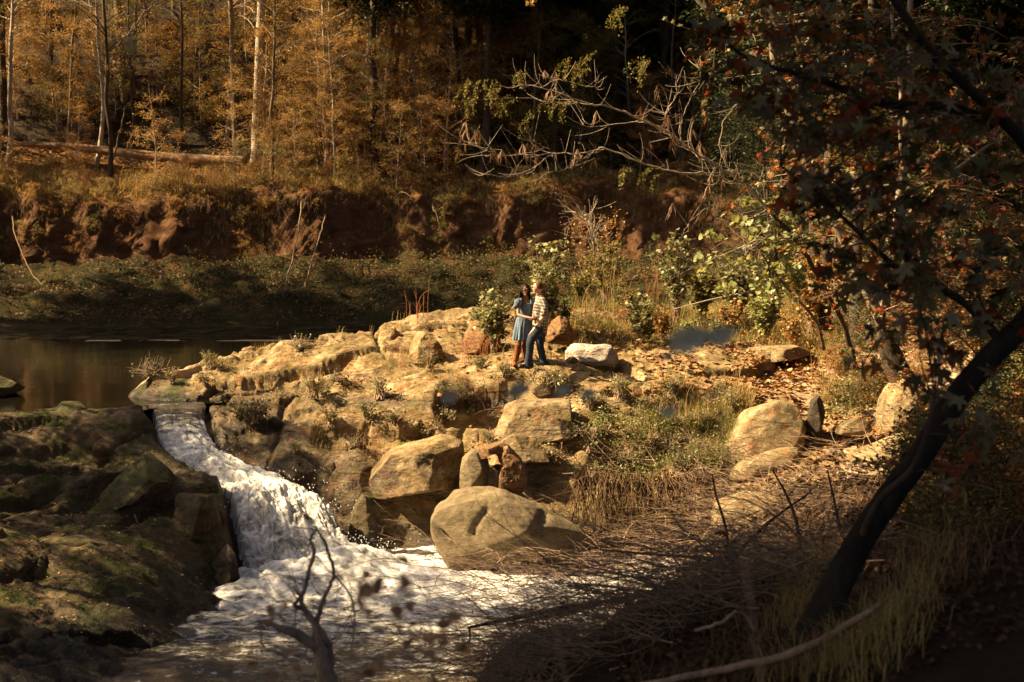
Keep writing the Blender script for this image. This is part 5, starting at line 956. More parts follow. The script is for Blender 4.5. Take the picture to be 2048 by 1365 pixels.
# tall dry stalks
def stalks(rng, n, h, sp, mat, name, loc, label, cat='dry stalks', feather=0, group=None, arch=.35):
    r_ = MB(); a = rng.uniform(0, 2*math.pi, n); L = h*rng.uniform(.5, 1.1, n); d = np.stack([np.cos(a), np.sin(a), 0*a], -1); P0 = rng.normal(size=(n, 3))*sp*np.array([1, 1, 0]); P2 = P0 + d*(L*arch*rng.uniform(.1, 1.3, n))[:, None] + np.stack([0*a, 0*a, L*(1 - .3*arch)], -1); P1 = P0 + np.stack([0*a, 0*a, L*.75], -1)
    strands(r_, P0, P1, P2, .005, .0022, 3, 7)
    if feather:
        i = rng.integers(0, n, n*feather); u = rng.uniform(.45, 1, (len(i), 1)); S0 = (1-u)**2*P0[i] + 2*u*(1-u)*P1[i] + u*u*P2[i]; S1 = S0 + rng.normal(size=S0.shape)*.08 + (0, 0, .05); strands(r_, S0, (S0+S1)/2 + (0, 0, .03), S1, .004, .002, 3, 3)
    o = r_.build(name, mat); o.location = tuple(loc); o['kind'] = 'thing'; return tag(o, label, cat, group)
for px, D, n_, h_, lab, f_, mt in [(832,34,14,.75,'tuft of dry reddish stalks on the ridge at the pool edge',0,RUST),(848,34.2,2,1.2,'two tall rusty stalks standing up from the ridge',0,RUST),(800,33.6,10,.5,'short straw tuft on the jagged ridge stones',0,STRAW),(1225,36,16,1.7,'tall arching feathery dry stalks behind the pale boulder',8,STRAW),(1180,35,14,1.1,'arching feathery weeds left of the tallest dry stalks',8,STRAW),
     (1250,34.6,12,1.0,'feathery dry weeds right of the pale boulder',8,RUST),(1320,38,14,1.7,'tall dry stalks beside the tallest pale green shrub',7,STRAW),(930,31,14,.6,'reddish twiggy weeds left of the woman',5,RUST),(965,31.2,14,.5,'low reddish weeds at the foot of the leafy shrub',5,RUST),(745,27.6,12,.8,'rusty grass stalks beside the overhanging block',0,RUST),(1640,31,8,1.1,'thin pale stalks right of the bare rock strip',0,STRAW),
     (1385,28.6,8,.9,'thin upright stalks on the face of the outcrop',0,STRAW),(1470,30,8,.9,'thin straw stalks above the broad smooth slab',0,STRAW),(1008,30.6,8,.45,'straw tuft behind the tan boots',0,STRAW),(1300,36.8,12,1.3,'dry weeds between the two green shrubs',6,RUST)]:
    stalks(r3, n_, h_, .12, mt, 'dry_stalks', D_(px, 700, D), lab, feather=f_)
# fern
def fern(loc, rz, n, L, mat, label):
    m_ = MB()
    for q in range(n):
        a = rz + (q - n/2)*.55; d = np.array([math.cos(a), math.sin(a), 0]); sd_ = np.array([-d[1], d[0], 0]); t = np.linspace(0, 1, 12); P = d*(L*t)[:, None] + np.array([0, 0, 1])*(L*(.75*t - .8*t*t))[:, None]; tube(m_, P, [.003, .0015], 3)
        for s_ in (-1, 1):
            for i in range(1, 12):
                w_ = L*.26*math.sin(math.pi*(i/12)**.7); b = P[i]; m_.add([b - d*L*.02, b + sd_*s_*w_ + d*L*.03 - (0, 0, w_*.2), b + d*L*.035], [[0, 1, 2]])
    o = m_.build('fern', mat, smooth=False); o.location = tuple(loc); return tag(o, label, 'fern')
for px, py, n_, L, lab in [(300,1150,3,.45,'green fern hanging on the shelf wall by the falls'),(288,1200,2,.4,'fern frond drooping below the other on the shelf wall'),(245,1235,3,.3,'small fern low on the shelf wall'),(235,1165,3,.3,'tiny fern on the mossy flank of the rounded slab'),(60,1215,4,.3,'small fern in the crack under the rounded slab'),(920,785,4,.3,'tiny bright fern in the dark recess'),(1180,840,4,.3,'fern on the sunlit face below the boulder'),(1500,1005,4,.35,'fern behind the brush heap')]:
    p = hit(px, py, 16, 40); fern(p + (0, -.05, .08), -1.57, n_, L, MOSSG, lab)
# dead twiggy spray on the shelf
def spray(name, pts, r, n, spread, mat, label, cat, seed, lens=.5, group=None, dirn=None, sub=2):
    rng = np.random.default_rng(seed); P = smoothline([W(*p) for p in pts], 6); c = P[0].copy(); P = P - c; m_ = MB(); tube(m_, P, [r, r*.75, r*.4], 6, rough=.15, seed=seed); e = empty(name, c, label, cat, group); m_.build('stem', mat, e)
    m_ = MB(); i = rng.integers(1, len(P), n); S0 = P[i]; d = rng.normal(size=(n, 3))*spread + (np.array(dirn) if dirn is not None else np.gradient(P, axis=0)[i]/(np.linalg.norm(np.gradient(P, axis=0)[i], axis=1)[:, None]+1e-6)); d /= np.linalg.norm(d, axis=1)[:, None]
    S1 = S0 + d*(lens*rng.uniform(.3, 1.1, n))[:, None]; M1 = bez(rng, S0, S1, .0, .12); strands(m_, S0, M1, S1, r*.35, r*.12, 3, 6)
    if sub:
        i = rng.integers(0, n, n*sub); u = rng.uniform(.3, 1, (len(i), 1)); T0 = (1-u)**2*S0[i] + 2*u*(1-u)*M1[i] + u*u*S1[i]; T1 = T0 + (d[i] + rng.normal(size=T0.shape)*.6)*lens*.35; strands(m_, T0, bez(rng, T0, T1, 0, .15), T1, r*.14, r*.07, 3, 4)
    o = m_.build('twigs', mat, e); o['kind'] = 'stuff'; return e
spray('dead_spray', [(270,1030,24.2),(285,1075,24.),(300,1120,23.8),(325,1180,23.5),(350,1198,23.4)], .014, 70, .45, ROOT, 'dry reddish twig spray hanging down the mossy shelf wall', 'dead twigs', 4, .35)
# ------------------------------------------------------------------ ground litter, grass, herbs (near side)
def nearpts(n, px0, px1, D0, D1, thr=None):
    D = r3.uniform(D0, D1, n); px = r3.uniform(px0, px1, n); x = (px-1024)/FPX*D; return np.stack([x, D, H(x, D)], -1)
m_ = MB(); P_ = np.vstack([nearpts(5200, 1290, 1760, 26.5, 33), nearpts(2200, 1100, 1500, 33, 38), nearpts(12000, 1450, 2060, 27.5, 46), nearpts(900, 850, 1300, 28, 34)]); kk = fbm(P_[:, 0]*1.1, P_[:, 1]*1.1, 0, 4, 66) > r3.uniform(-.5, .3, len(P_)); P_ = P_[kk]
leafset(m_, P_ + (0, 0, .025), r3.uniform(.05, .13, len(P_)), BROAD, .35, r3); tag(m_.build('bank_leaf_litter', LITT, smooth=False), 'curled dry leaves littering the sunny right bank', 'leaf litter', kind='stuff')
m_ = MB(); P_ = np.vstack([nearpts(1500, -20, 480, 19.5, 28), nearpts(1500, 420, 1400, 27.4, 33)]); P_[:, 2] += .015; leafset(m_, P_, r3.uniform(.03, .075, len(P_)), LEAF, .25, r3); tag(m_.build('scattered_leaves', LITT, smooth=False), 'small fallen leaves scattered over the rocks of the shelf', 'fallen leaves', kind='stuff')
m_ = MB(); P_ = nearpts(16000, 1240, 2060, 8, 27); P_ = P_[(P_[:, 2] > -2.2)]; leafset(m_, P_ + (0, 0, .03), np.minimum(r3.uniform(.05, .11, len(P_)), P_[:, 1]*.0035 + .01), BROAD, .6, r3); tag(m_.build('dark_leaf_litter', DARKLIT, smooth=False), 'brown leaves littering the shady near bank', 'leaf litter', kind='stuff')
def tufts(name, P0, k, rad, h, mat, label, w_=.005):
    m_ = MB(); P_ = clump(P0, k, rad, r3); P_[:, 2] = H(P_[:, 0], P_[:, 1]); blades(m_, P_, h, .8, w_, r3); return tag(m_.build(name, mat, smooth=False), label, 'grass', kind='stuff')
tufts('dry_meadow_grass', np.vstack([nearpts(380, 1130, 1700, 33.2, 44), nearpts(60, 1290, 1500, 28, 29.6)]), 30, .14, .38, STRAW, 'dry yellow grass on the open ground behind the pale boulder')
tufts('green_meadow_grass', np.vstack([nearpts(300, 1100, 1720, 33.5, 46), nearpts(70, 1280, 1480, 27.4, 29)]), 24, .16, .42, GRASS, 'green grassy weeds behind the couple')
tufts('outcrop_grass', np.vstack([nearpts(190, 430, 1300, 27.6, 34)]), 22, .07, .20, STRAW, 'small dry grass tufts in the cracks of the outcrop', .003)
m_ = MB(); P_ = clump(np.vstack([nearpts(330, 1100, 1720, 33, 46), nearpts(130, 1180, 1480, 27.3, 28.8), nearpts(60, 1640, 1740, 29, 31)]), 40, .16, r3); P_[:, 2] = H(P_[:, 0], P_[:, 1]) + np.abs(r3.normal(size=len(P_)))*.16; fr_ = P_[:, 1] < 29.8; leafset(m_, P_[~fr_], r3.uniform(.04, .085, (~fr_).sum()), LEAF, .6, r3); tag(m_.build('leafy_weeds', OLIV, smooth=False), 'leafy olive weeds on the open ground behind the couple', 'weeds', kind='stuff')
m_ = MB(); leafset(m_, P_[fr_], r3.uniform(.035, .075, fr_.sum()), LEAF, .6, r3); tag(m_.build('face_weeds', LIME, smooth=False), 'yellow green weeds on the sunny right face of the outcrop', 'weeds', kind='stuff')
m_ = MB(); P_ = clump(nearpts(260, 1500, 2080, 31, 46), 40, .3, r3); P_[:, 2] = H(P_[:, 0], P_[:, 1]) + np.abs(r3.normal(size=len(P_)))*.25; leafset(m_, P_, r3.uniform(.05, .1, len(P_)), LEAF, .6, r3); tag(m_.build('red_weeds', REDL, smooth=False), 'red and gold weeds carpeting the right bank', 'weeds', kind='stuff')
m_ = MB(); P_ = clump(nearpts(190, -20, 460, 20, 27.6), 60, .16, r3); P_[:, 2] = H(P_[:, 0], P_[:, 1]) + np.abs(r3.normal(size=len(P_)))*.02; leafset(m_, P_, r3.uniform(.015, .035, len(P_)), LEAF, .9, r3); tag(m_.build('moss_tufts', MOSSG, smooth=False), 'dark green moss cushions on the left shelf', 'moss', kind='stuff')
# hanging roots at the right face of the outcrop
m_ = MB(); n_ = 420; px = r3.uniform(1150, 1420, n_); D = 26.75 + .15*r3.random(n_); x = (px-1024)/FPX*D; z0 = W(1280, 955, 26.9)[2] + .25*r3.random(n_) - .1; A_ = np.stack([x, D, z0], -1); B_ = A_ + np.stack([r3.normal(0, .25, n_), -.1 - .25*r3.random(n_), -r3.uniform(.4, 1.35, n_)], -1)
strands(m_, A_, bez(r3, A_, B_, -.05, .12), B_, .009, .003, 3, 8); o = m_.build('hanging_roots', ROOT); tag(o, 'tangle of reddish roots hanging under the right end of the outcrop', 'roots', kind='stuff')
# ------------------------------------------------------------------ leaning star-leaved tree, its own leaves one by one where they show large
r4 = np.random.default_rng(66)
STARME = [mesh_np('leaf', STAR[0]*1., STAR[1], None, False) for _ in range(2)]; STARME[0].materials.append(STARG); STARME[1].materials.append(STARR)
def starleaf(parent, p, s_, red, yaw=None):
    o = bpy.data.objects.new('leaf', STARME[1 if red else 0]); COL.objects.link(o); o.parent = parent; o.location = tuple(float(q) for q in (p - np.array(parent.location)))
    o.rotation_euler = (r4.normal(-.9, .5), r4.normal(0, .45), r4.uniform(0, 6.28) if yaw is None else yaw); o.scale = (s_,)*3; return o
def stem_part(parent, name, pts, r, mat, k=10, sm=6, rough=.12, seed=1, jit=0):
    P = smoothline([W(*p) for p in pts], sm); 
    if jit: P[1:-1] += r4.normal(size=(len(P)-2, 3))*jit
    m_ = MB(); tube(m_, P - np.array(parent.location), r, k, rough=rough, seed=seed); m_.build(name, mat, parent); return P
GB = barkmat('mottled_grey_bark', (.16, .12, .075), (.44, .36, .25), 7, .5)
base = W(1842, 812, 27.1); lt = empty('leaning_tree', base, 'leaning dark trunk rooted on the yellow-lit rock, forking into two pale stems of star leaves', 'tree')
XBARK = barkmat('shade_black_bark', (.012, .009, .007), (.04, .03, .022), 9, .3)  # bark colour near black, standing in for deep shade
T0 = stem_part(lt, 'trunk', [(1850,835,27.1),(1832,800,27.1),(1805,760,27.1),(1786,720,27.1),(1774,680,27.1),(1768,640,27.1)], [.33, .29, .25, .215, .19, .16], DBARK, 14, seed=2)
T1 = stem_part(lt, 'stem', [(1774,668,27.1),(1752,620,27.0),(1722,560,27),(1692,490,26.9),(1662,430,26.8),(1622,350,26.8),(1596,270,26.7),(1566,190,26.6),(1545,100,26.6),(1548,30,26.5),(1510,-10,26.5),(1470,-120,26.4),(1430,-230,26.4)], [.12, .105, .10, .09, .085, .08, .07, .065, .06, .05, .03], GB, 9, seed=3)
T2 = stem_part(lt, 'stem', [(1768,650,27.1),(1772,580,27.2),(1788,500,27.2),(1798,400,27.3),(1806,330,27.3),(1812,260,27.3),(1822,150,27.4),(1818,40,27.4),(1830,-80,27.5),(1840,-220,27.5)], [.11, .09, .08, .075, .07, .06, .05, .03], GB, 9, seed=4)
T3 = stem_part(lt, 'stem', [(1806,310,27.3),(1800,250,27.2),(1802,180,27.2),(1786,60,27.1),(1780,-60,27.1)], [.055, .045, .04, .02], GB, 7, seed=5)
T4 = stem_part(lt, 'branch', [(1690,490,26.9),(1735,478,26.6),(1830,420,26.3),(1900,350,26.1),(1985,285,26.)], [.05, .045, .045, .035, .025], GB, 7, seed=6)
T5 = stem_part(lt, 'branch', [(1548,40,26.6),(1500,70,26.2),(1440,45,26),(1395,0,26),(1340,-60,26)], [.05, .05, .045, .04, .02], GB, 7, seed=7)
T6 = stem_part(lt, 'branch', [(1640,390,26.8),(1700,380,26.4),(1760,372,26.2),(1830,368,26)], [.03, .025, .02, .012], GB, 6, seed=8)
allT = np.vstack([T1, T2, T3, T4, T5, T6])
def spray_leaves(parent, hosts, targets, nl, ls, redf, mat, rng, up=.12, r0=.012, indiv=0, sub=3, sp=.35):
    """twigs from the nearest host point to each target with star leaves along them"""
    loc = np.array(parent.location); d = np.linalg.norm(hosts[None] - targets[:, None], axis=2) + .5*np.maximum(hosts[None, :, 2] - targets[:, None, 2], 0); A = hosts[d.argmin(1)]
    M1 = bez(rng, A, targets, up, .1); m_ = MB(); strands(m_, A-loc, M1-loc, targets-loc, r0, r0*.3, 4, 8); n = len(targets)
    i = rng.integers(0, n, n*sub); u = rng.uniform(.45, 1, (len(i), 1)); S0 = (1-u)**2*A[i] + 2*u*(1-u)*M1[i] + u*u*targets[i]; S1 = S0 + rng.normal(size=S0.shape)*sp*np.array([1, 1, .6]); strands(m_, S0-loc, (S0+S1)/2-loc, S1-loc, r0*.4, r0*.15, 3, 4)
    o = m_.build('twigs', mat, parent); o['kind'] = 'stuff'
    j = rng.integers(0, len(S0), nl); w_ = rng.uniform(.1, 1.05, (nl, 1)); return S0[j]*(1-w_) + S1[j]*w_ + rng.normal(size=(nl, 3))*.03
def px_targets(rng, n, x0, x1, y0, y1, D0, D1, keep=None):
    out = []
    while len(out) < n:
        x, y, D = rng.uniform(x0, x1), rng.uniform(y0, y1), rng.uniform(D0, D1)
        if keep is None or keep(x, y): out.append(W(x, y, D))
    return np.array(out)
kl = lambda x, y: (x > 1400 + max(0, (y - 120))*.35) and not (y > 640 and x < 1700) and not (y < 330 and x < 1500 and y > 190)
tg = px_targets(r4, 150, 1400, 2080, 0, 700, 24.6, 29, kl); L_ = spray_leaves(lt, allT, tg, 6200, .12, .2, TWIG, r4, sp=.5)
isr = (r4.random(len(L_)) < .28)
for nm, mt, sel in (('green_leaves', STARG, ~isr), ('red_leaves', STARR, isr)):
    m_ = MB(); leafset(m_, L_[sel] - base, r4.uniform(.055, .105, sel.sum()), STAR, .7, r4); o = m_.build(nm, mt, lt, smooth=False); o['kind'] = 'stuff'
# its unseen high crown, spread wide to shade the right bank
cz_ = np.array([(r4.uniform(-4 if i_ % 3 else 3, 7), (r4.uniform(26, 30.5) if i_ % 3 == 0 else (r4.uniform(21, 26) if i_ % 3 == 1 else r4.uniform(30.5, 38))), r4.uniform(10., 15)) for i_ in range(160)]); L_ = spray_leaves(lt, np.vstack([T1[-14:], T2[-14:]]), cz_, 30000, .2, .2, DBARK, r4, r0=.04, sp=1.)
m_ = MB(); leafset(m_, L_ - base, r4.uniform(.14, .24, len(L_)), LEAF, .6, r4); o = m_.build('crown', ORNG, lt, smooth=False); o['kind'] = 'stuff'
# ------------------------------------------------------------------ near dark tree with large star leaves
base = W(1640, 1250, 9.6); nt = empty('near_tree', base, 'black silhouetted near trunk leaning over the dark right bank, big star leaves hanging', 'tree')
N0 = stem_part(nt, 'trunk', [(1610,1300,9.6),(1650,1220,9.6),(1715,1090,9.7),(1790,980,9.8),(1850,900,9.9),(1910,800,10),(1985,710,10.1),(2070,620,10.2),(2110,500,10.3),(2110,400,10.3)], [.14, .115, .095, .09, .09, .085, .085, .08, .08], XBARK, 14, seed=12)
N1 = stem_part(nt, 'limb', [(2110,400,10.3),(2060,300,10.2),(1990,225,10.1),(1925,165,10),(1850,90,9.9),(1795,10,9.9),(1700,-120,9.9),(1560,-260,9.9)], [.06, .05, .042, .036, .03, .025, .02], XBARK, 11, seed=13)
N2 = stem_part(nt, 'limb', [(2110,410,10.3),(2110,120,10.3),(2060,-100,10.4),(2000,-400,10.6),(1900,-700,10.8)], [.10, .10, .09, .08, .05], XBARK, 11, seed=14)
N3 = stem_part(nt, 'branch', [(1990,250,10.1),(1900,215,10.2),(1760,205,10.6),(1640,160,11),(1500,120,11.4),(1430,60,11.6)], [.04, .035, .03, .02, .01], XBARK, 7, seed=15)
N4 = stem_part(nt, 'branch', [(2010,690,10.1),(1920,600,10.4),(1800,540,10.8),(1680,430,11.2),(1560,330,11.8)], [.04, .03, .025, .015, .008], XBARK, 7, seed=16)
N5 = stem_part(nt, 'branch', [(1720,1085,9.7),(1760,1000,9.4),(1830,930,9.2),(1870,800,9.2)], [.03, .025, .015], DBARK, 7, seed=17)
hs = np.vstack([N1, N3, N4, N0[-20:]]); kn = lambda x, y: (x > 1400 + max(0, (y - 100))*.42) and not (1450 < x < 1640 and y > 560) and not (y > 250 and x < 1530)
tg = px_targets(r4, 120, 1380, 2060, 0, 620, 9.4, 12.4, kn); L_ = spray_leaves(nt, hs, tg, 1350, .1, .2, DBARK, r4, r0=.007, sp=.18)
tg2 = px_targets(r4, 34, 1800, 2060, 420, 1000, 9.2, 10.8); L2 = spray_leaves(nt, np.vstack([N0, N5]), tg2, 190, .1, .2, DBARK, r4, r0=.006, sp=.15)
L_ = np.vstack([L_[:200], L2[:90], L_[200:], L2[90:]]); 
px_ = 1024 + L_[:, 0]/L_[:, 1]*FPX; 
for i, p in enumerate(L_[:290]): starleaf(nt, p, r4.uniform(.08, .125), r4.random() < .2)
isr = r4.random(len(L_)-290) < .2
for nm, mt, sel in (('green_leaves', STARG, ~isr), ('red_leaves', STARR, isr)):
    m_ = MB(); Q_ = L_[290:][sel]; leafset(m_, Q_ - base, r4.uniform(.075, .115, len(Q_)), STAR, .7, r4); o = m_.build(nm, mt, nt, smooth=False); o['kind'] = 'stuff'
cz_ = np.array([(r4.uniform(-9 if i_ % 2 else -4.5, 3), r4.uniform(4, 12.5 if i_ % 2 else 22), r4.uniform(9.2, 14)) for i_ in range(190)]); L_ = spray_leaves(nt, np.vstack([N2[-10:], N1[-6:]]), cz_, 40000, .2, .2, DBARK, r4, r0=.05, sp=1.)  # wide unseen crown added overhead to shade the near bank
m_ = MB(); leafset(m_, L_ - base, r4.uniform(.16, .28, len(L_)), LEAF, .6, r4); o = m_.build('crown', OLIV, nt, smooth=False); o['kind'] = 'stuff'
# ------------------------------------------------------------------ bare tree with seed pods reaching left over the river
base = on(W(1700, 640, 30)[0], 30.2); bt = empty('bare_tree', base, 'nearly bare tree arching left over the outcrop, pale curved branches hung with brown seed pods', 'tree')
lim = [('trunk', [(1712,735,30.2),(1690,660,30),(1640,560,29.4),(1590,480,28.9),(1545,430,28.5)], [.10, .085, .075, .06]),
 ('limb', [(1545,430,28.5),(1490,370,28.3),(1440,335,28.1),(1382,302,28),(1330,262,27.8),(1250,225,27.6),(1160,202,27.4),(1080,176,27.2),(1040,170,27.1)], [.055, .05, .042, .035, .028, .02, .01]),
 ('limb', [(1560,450,28.6),(1500,385,28.4),(1430,352,28.2),(1350,345,28),(1280,325,27.9),(1210,297,27.8),(1180,306,27.7),(1100,308,27.6),(1010,312,27.5),(962,310,27.4)], [.035, .032, .028, .022, .016, .008]),
 ('branch', [(1110,308,27.6),(1085,322,27.5),(1060,345,27.4),(1010,352,27.3),(962,348,27.2)], [.018, .014, .006]),
 ('branch', [(1165,312,27.7),(1140,335,27.6),(1085,348,27.5),(1050,342,27.4)], [.016, .012, .006]),
 ('branch', [(1100,300,27.6),(1070,285,27.5),(1055,262,27.4)], [.016, .012, .006]),
 ('branch', [(1010,312,27.5),(970,300,27.4),(930,282,27.4),(922,270,27.4)], [.014, .01, .005]),
 ('branch', [(1382,302,28),(1360,270,27.8),(1372,215,27.7),(1400,160,27.6),(1395,130,27.6)], [.03, .022, .014, .006]),
 ('branch', [(1350,285,27.9),(1330,235,27.7),(1350,195,27.6),(1352,150,27.6)], [.028, .018, .006]),
 ('branch', [(1400,318,28.1),(1372,290,28.3),(1350,275,28.4),(1300,248,28.5),(1262,246,28.6),(1180,255,28.6),(1165,238,28.6)], [.022, .018, .014, .006]),
 ('branch', [(1080,176,27.2),(1120,160,27.2),(1180,175,27.3),(1215,152,27.3)], [.014, .01, .005]),
 ('branch', [(1160,202,27.4),(1110,206,27.3),(1060,198,27.3),(965,200,27.2)], [.012, .008, .004]),
 ('branch', [(1545,470,28.6),(1470,500,28.),(1400,530,27.8),(1340,560,27.6)], [.03, .02, .008]),
 ('branch', [(1590,490,28.9),(1520,480,28.4),(1480,520,28),(1430,540,27.9)], [.03, .02, .008]),
 ('branch', [(1470,360,28.3),(1440,300,28.2),(1450,240,28.1),(1480,200,28),(1485,180,28)], [.025, .016, .006]),
 ('branch', [(1430,330,28.1),(1410,390,28),(1375,450,28),(1365,470,28)], [.014, .01, .005])]
hosts = []
for q, (nm, pts, r_) in enumerate(lim): hosts.append(stem_part(bt, nm, pts, [v_*(.62 if q < 3 else .55) for v_ in r_], LIMB if q else DBARK, 7, seed=q, jit=.012))
hs = np.vstack(hosts[1:]); m_ = MB(); n_ = 230; i = r4.integers(0, len(hs), n_); A_ = hs[i]; an = r4.uniform(-.4, 2.8, n_); ln_ = r4.uniform(.25, .8, n_); B_ = A_ + np.stack([-np.abs(np.cos(an))*ln_*r4.choice([1, 1, -.6], n_), r4.normal(0, .2, n_), np.sin(an)*ln_*.8], -1)
M1 = (A_+B_)/2 + r4.normal(size=A_.shape)*.08 + (0, 0, -.10); strands(m_, A_-base, M1-base, B_-base, .005, .0022, 4, 8); o = m_.build('twigs', LIMB, bt); o['kind'] = 'stuff'
pod = MB(); 
for q in range(5): a = q*2.3; l_ = .09 + .07*((q*37) % 10)/10; pod.add([[0, 0, 0], [.03*math.cos(a)+.006, .03*math.sin(a), -l_*.55], [.03*math.cos(a)-.007, .03*math.sin(a)+.006, -l_*.5], [.045*math.cos(a+.5), .045*math.sin(a+.5), -l_*1.15]], [[0, 1, 2], [1, 3, 2]])
podme = pod.mesh('seed_pods', False); podme.materials.append(POD)
ends = np.vstack([B_[:46], A_[46:60]])
for p in ends: o = bpy.data.objects.new('seed_pod_cluster', podme); COL.objects.link(o); o.parent = bt; o.location = tuple(float(v) for v in (p - base)); o.rotation_euler = (r4.normal(0, .15), r4.normal(0, .15), r4.uniform(0, 6)); s_ = r4.uniform(1.2, 2.4); o.scale = (s_, s_, s_)
# drooping feathery leaves of the same tree
m_ = MB()
for (px, py) in [(985,170),(1000,175),(950,200),(1160,140),(1150,120),(1040,145),(1020,200),(1180,115),(1295,130),(1245,20),(1235,25),(1300,118),(1060,230),(935,165),(1140,210),(1120,195),(1270,340),(1300,340)]:
    for _ in range(3):
        p = W(px + r4.normal(0, 8), py + r4.normal(0, 6), 27.5 + r4.normal(0, .3)); t = np.linspace(0, 1, 14)[:, None]; e_ = p + np.array([r4.normal(-.12, .1), r4.normal(0, .1), -r4.uniform(.25, .45)]); Q_ = p*(1-t) + e_*t + np.array([-.06, 0, .05])*np.sin(t*math.pi); Q_ = np.repeat(Q_, 4, 0)
        leafset(m_, Q_ + r4.normal(size=Q_.shape)*.02 - base, r4.uniform(.03, .06, len(Q_)), LEAF, .7, r4)
o = m_.build('feathery_leaves', OLIV, bt, smooth=False); o['kind'] = 'stuff'
# broad yellow-green leaves behind the bare tree: the 1480,450 spray
yb = W(1640, 640, 29.2); yt = empty('broadleaf_sapling', yb, 'sapling with big yellow-green lobed leaves glowing against the dark, left of the leaning tree', 'sapling')
Y0 = stem_part(yt, 'stem', [(1648,700,29.4),(1630,640,29.2),(1560,560,29),(1500,470,28.9),(1480,410,28.8)], [.035, .03, .022, .01], BARK, 7, seed=31); Y1 = stem_part(yt, 'branch', [(1560,560,29),(1490,585,28.9),(1420,600,28.8),(1350,618,28.7)], [.02, .015, .008], PALEB, 6, seed=32); Y2 = stem_part(yt, 'branch', [(1530,515,29),(1470,535,28.9),(1410,470,28.8)], [.018, .012, .006], PALEB, 6, seed=33)
tg = px_targets(r4, 60, 1400, 1610, 390, 600, 28.3, 29.3, lambda x, y: not (x < 1450 and y < 460) and (y < 560 or x > 1420)); L_ = spray_leaves(yt, np.vstack([Y0, Y1, Y2]), tg, 620, .1, 0, TWIG, r4, r0=.007, sp=.22)
BRME = mesh_np('leaf', BROAD[0]*np.array([1.25, 1, 1]), BROAD[1], None, False); BRME.materials.append(LIME)
for i, p in enumerate(L_[:240]): o = bpy.data.objects.new('leaf', BRME); COL.objects.link(o); o.parent = yt; o.location = tuple(float(v) for v in (p - yb)); o.rotation_euler = (r4.normal(-.7, .5), r4.normal(0, .4), r4.uniform(0, 6.28)); s_ = r4.uniform(.09, .15); o.scale = (s_, s_, s_)
m_ = MB(); leafset(m_, L_[240:] - yb, r4.uniform(.07, .12, len(L_)-240), BROAD, .6, r4); o = m_.build('leaves', LIME, yt, smooth=False); o['kind'] = 'stuff'
# orange-leaved bush growing out of the clay bank
p = D_(1195, 560, 57.); spray('orange_bush', [(1200,590,57),(1190,520,56.6),(1180,450,56.4),(1150,425,56)], .05, 46, .8, PALEB, 'orange-leaved bush with bare pale stems hanging down the dark cliff behind the couple', 'bush', 8, 1.4)
m_ = MB(); n_ = 900; c0 = px_targets(r4, 60, 1140, 1235, 440, 580, 56, 57.4); P_ = np.repeat(c0, 15, 0) + r4.normal(size=(900, 3))*.22; p0 = W(1190, 520, 56.6); leafset(m_, P_ - p0, r4.uniform(.08, .15, n_), LEAF, .6, r4); o = m_.build('orange_leaves', ORNG, smooth=False); o.location = tuple(p0); ob = [x for x in bpy.data.objects if x.name == 'orange_bush'][0]; o.parent = ob; o.location = tuple(p0 - np.array(ob.location)); o['kind'] = 'stuff'
# ------------------------------------------------------------------ brush heap at the water's edge and the near branches
bh = empty('brush_heap', hit(1450, 1120, 12, 30), 'wide tangled heap of bare brown brushwood spilling over the right end of the pool', 'brushwood'); bl = np.array(bh.location); m_ = MB(); n_ = 1700
px = r4.uniform(970, 1720, n_); py = 930 + (px < 1250)*(140 + (1250-px)*.35) + r4.random(n_)*(410 - (px < 1250)*100); A_ = np.array([hit(a, b_, 11, 28) for a, b_ in zip(px[:420], py[:420])])
A_ = A_[r4.integers(0, 420, n_)] + r4.normal(size=(n_, 3))*np.array([.7, .7, .12]); A_ = A_[A_[:, 1] > 11.5]; n_ = len(A_); gz_ = H(A_[:, 0], A_[:, 1]); A_[:, 2] = np.maximum(gz_, -2.35) + r4.uniform(.0, .45, n_)
an = r4.normal(2.7, .95, n_); ln_ = r4.uniform(.5, 1.7, n_); B_ = A_ + np.stack([np.cos(an)*ln_, np.sin(an)*ln_*.6, r4.normal(.06, .18, n_)*ln_], -1); M1 = bez(r4, A_, B_, .04, .16); strands(m_, A_-bl, M1-bl, B_-bl, r4.uniform(.004, .011, n_), .0025, 3, 7)
i = r4.integers(0, n_, n_*3); u = r4.uniform(.3, 1, (len(i), 1)); S0 = (1-u)**2*A_[i] + 2*u*(1-u)*M1[i] + u*u*B_[i]; S1 = S0 + (B_[i]-A_[i])*.25 + r4.normal(size=S0.shape)*.16; strands(m_, S0-bl, bez(r4, S0, S1, .02, .2)-bl, S1-bl, .0035, .0018, 3, 5)
o = m_.build('twigs', TWIG, bh); o['kind'] = 'stuff'
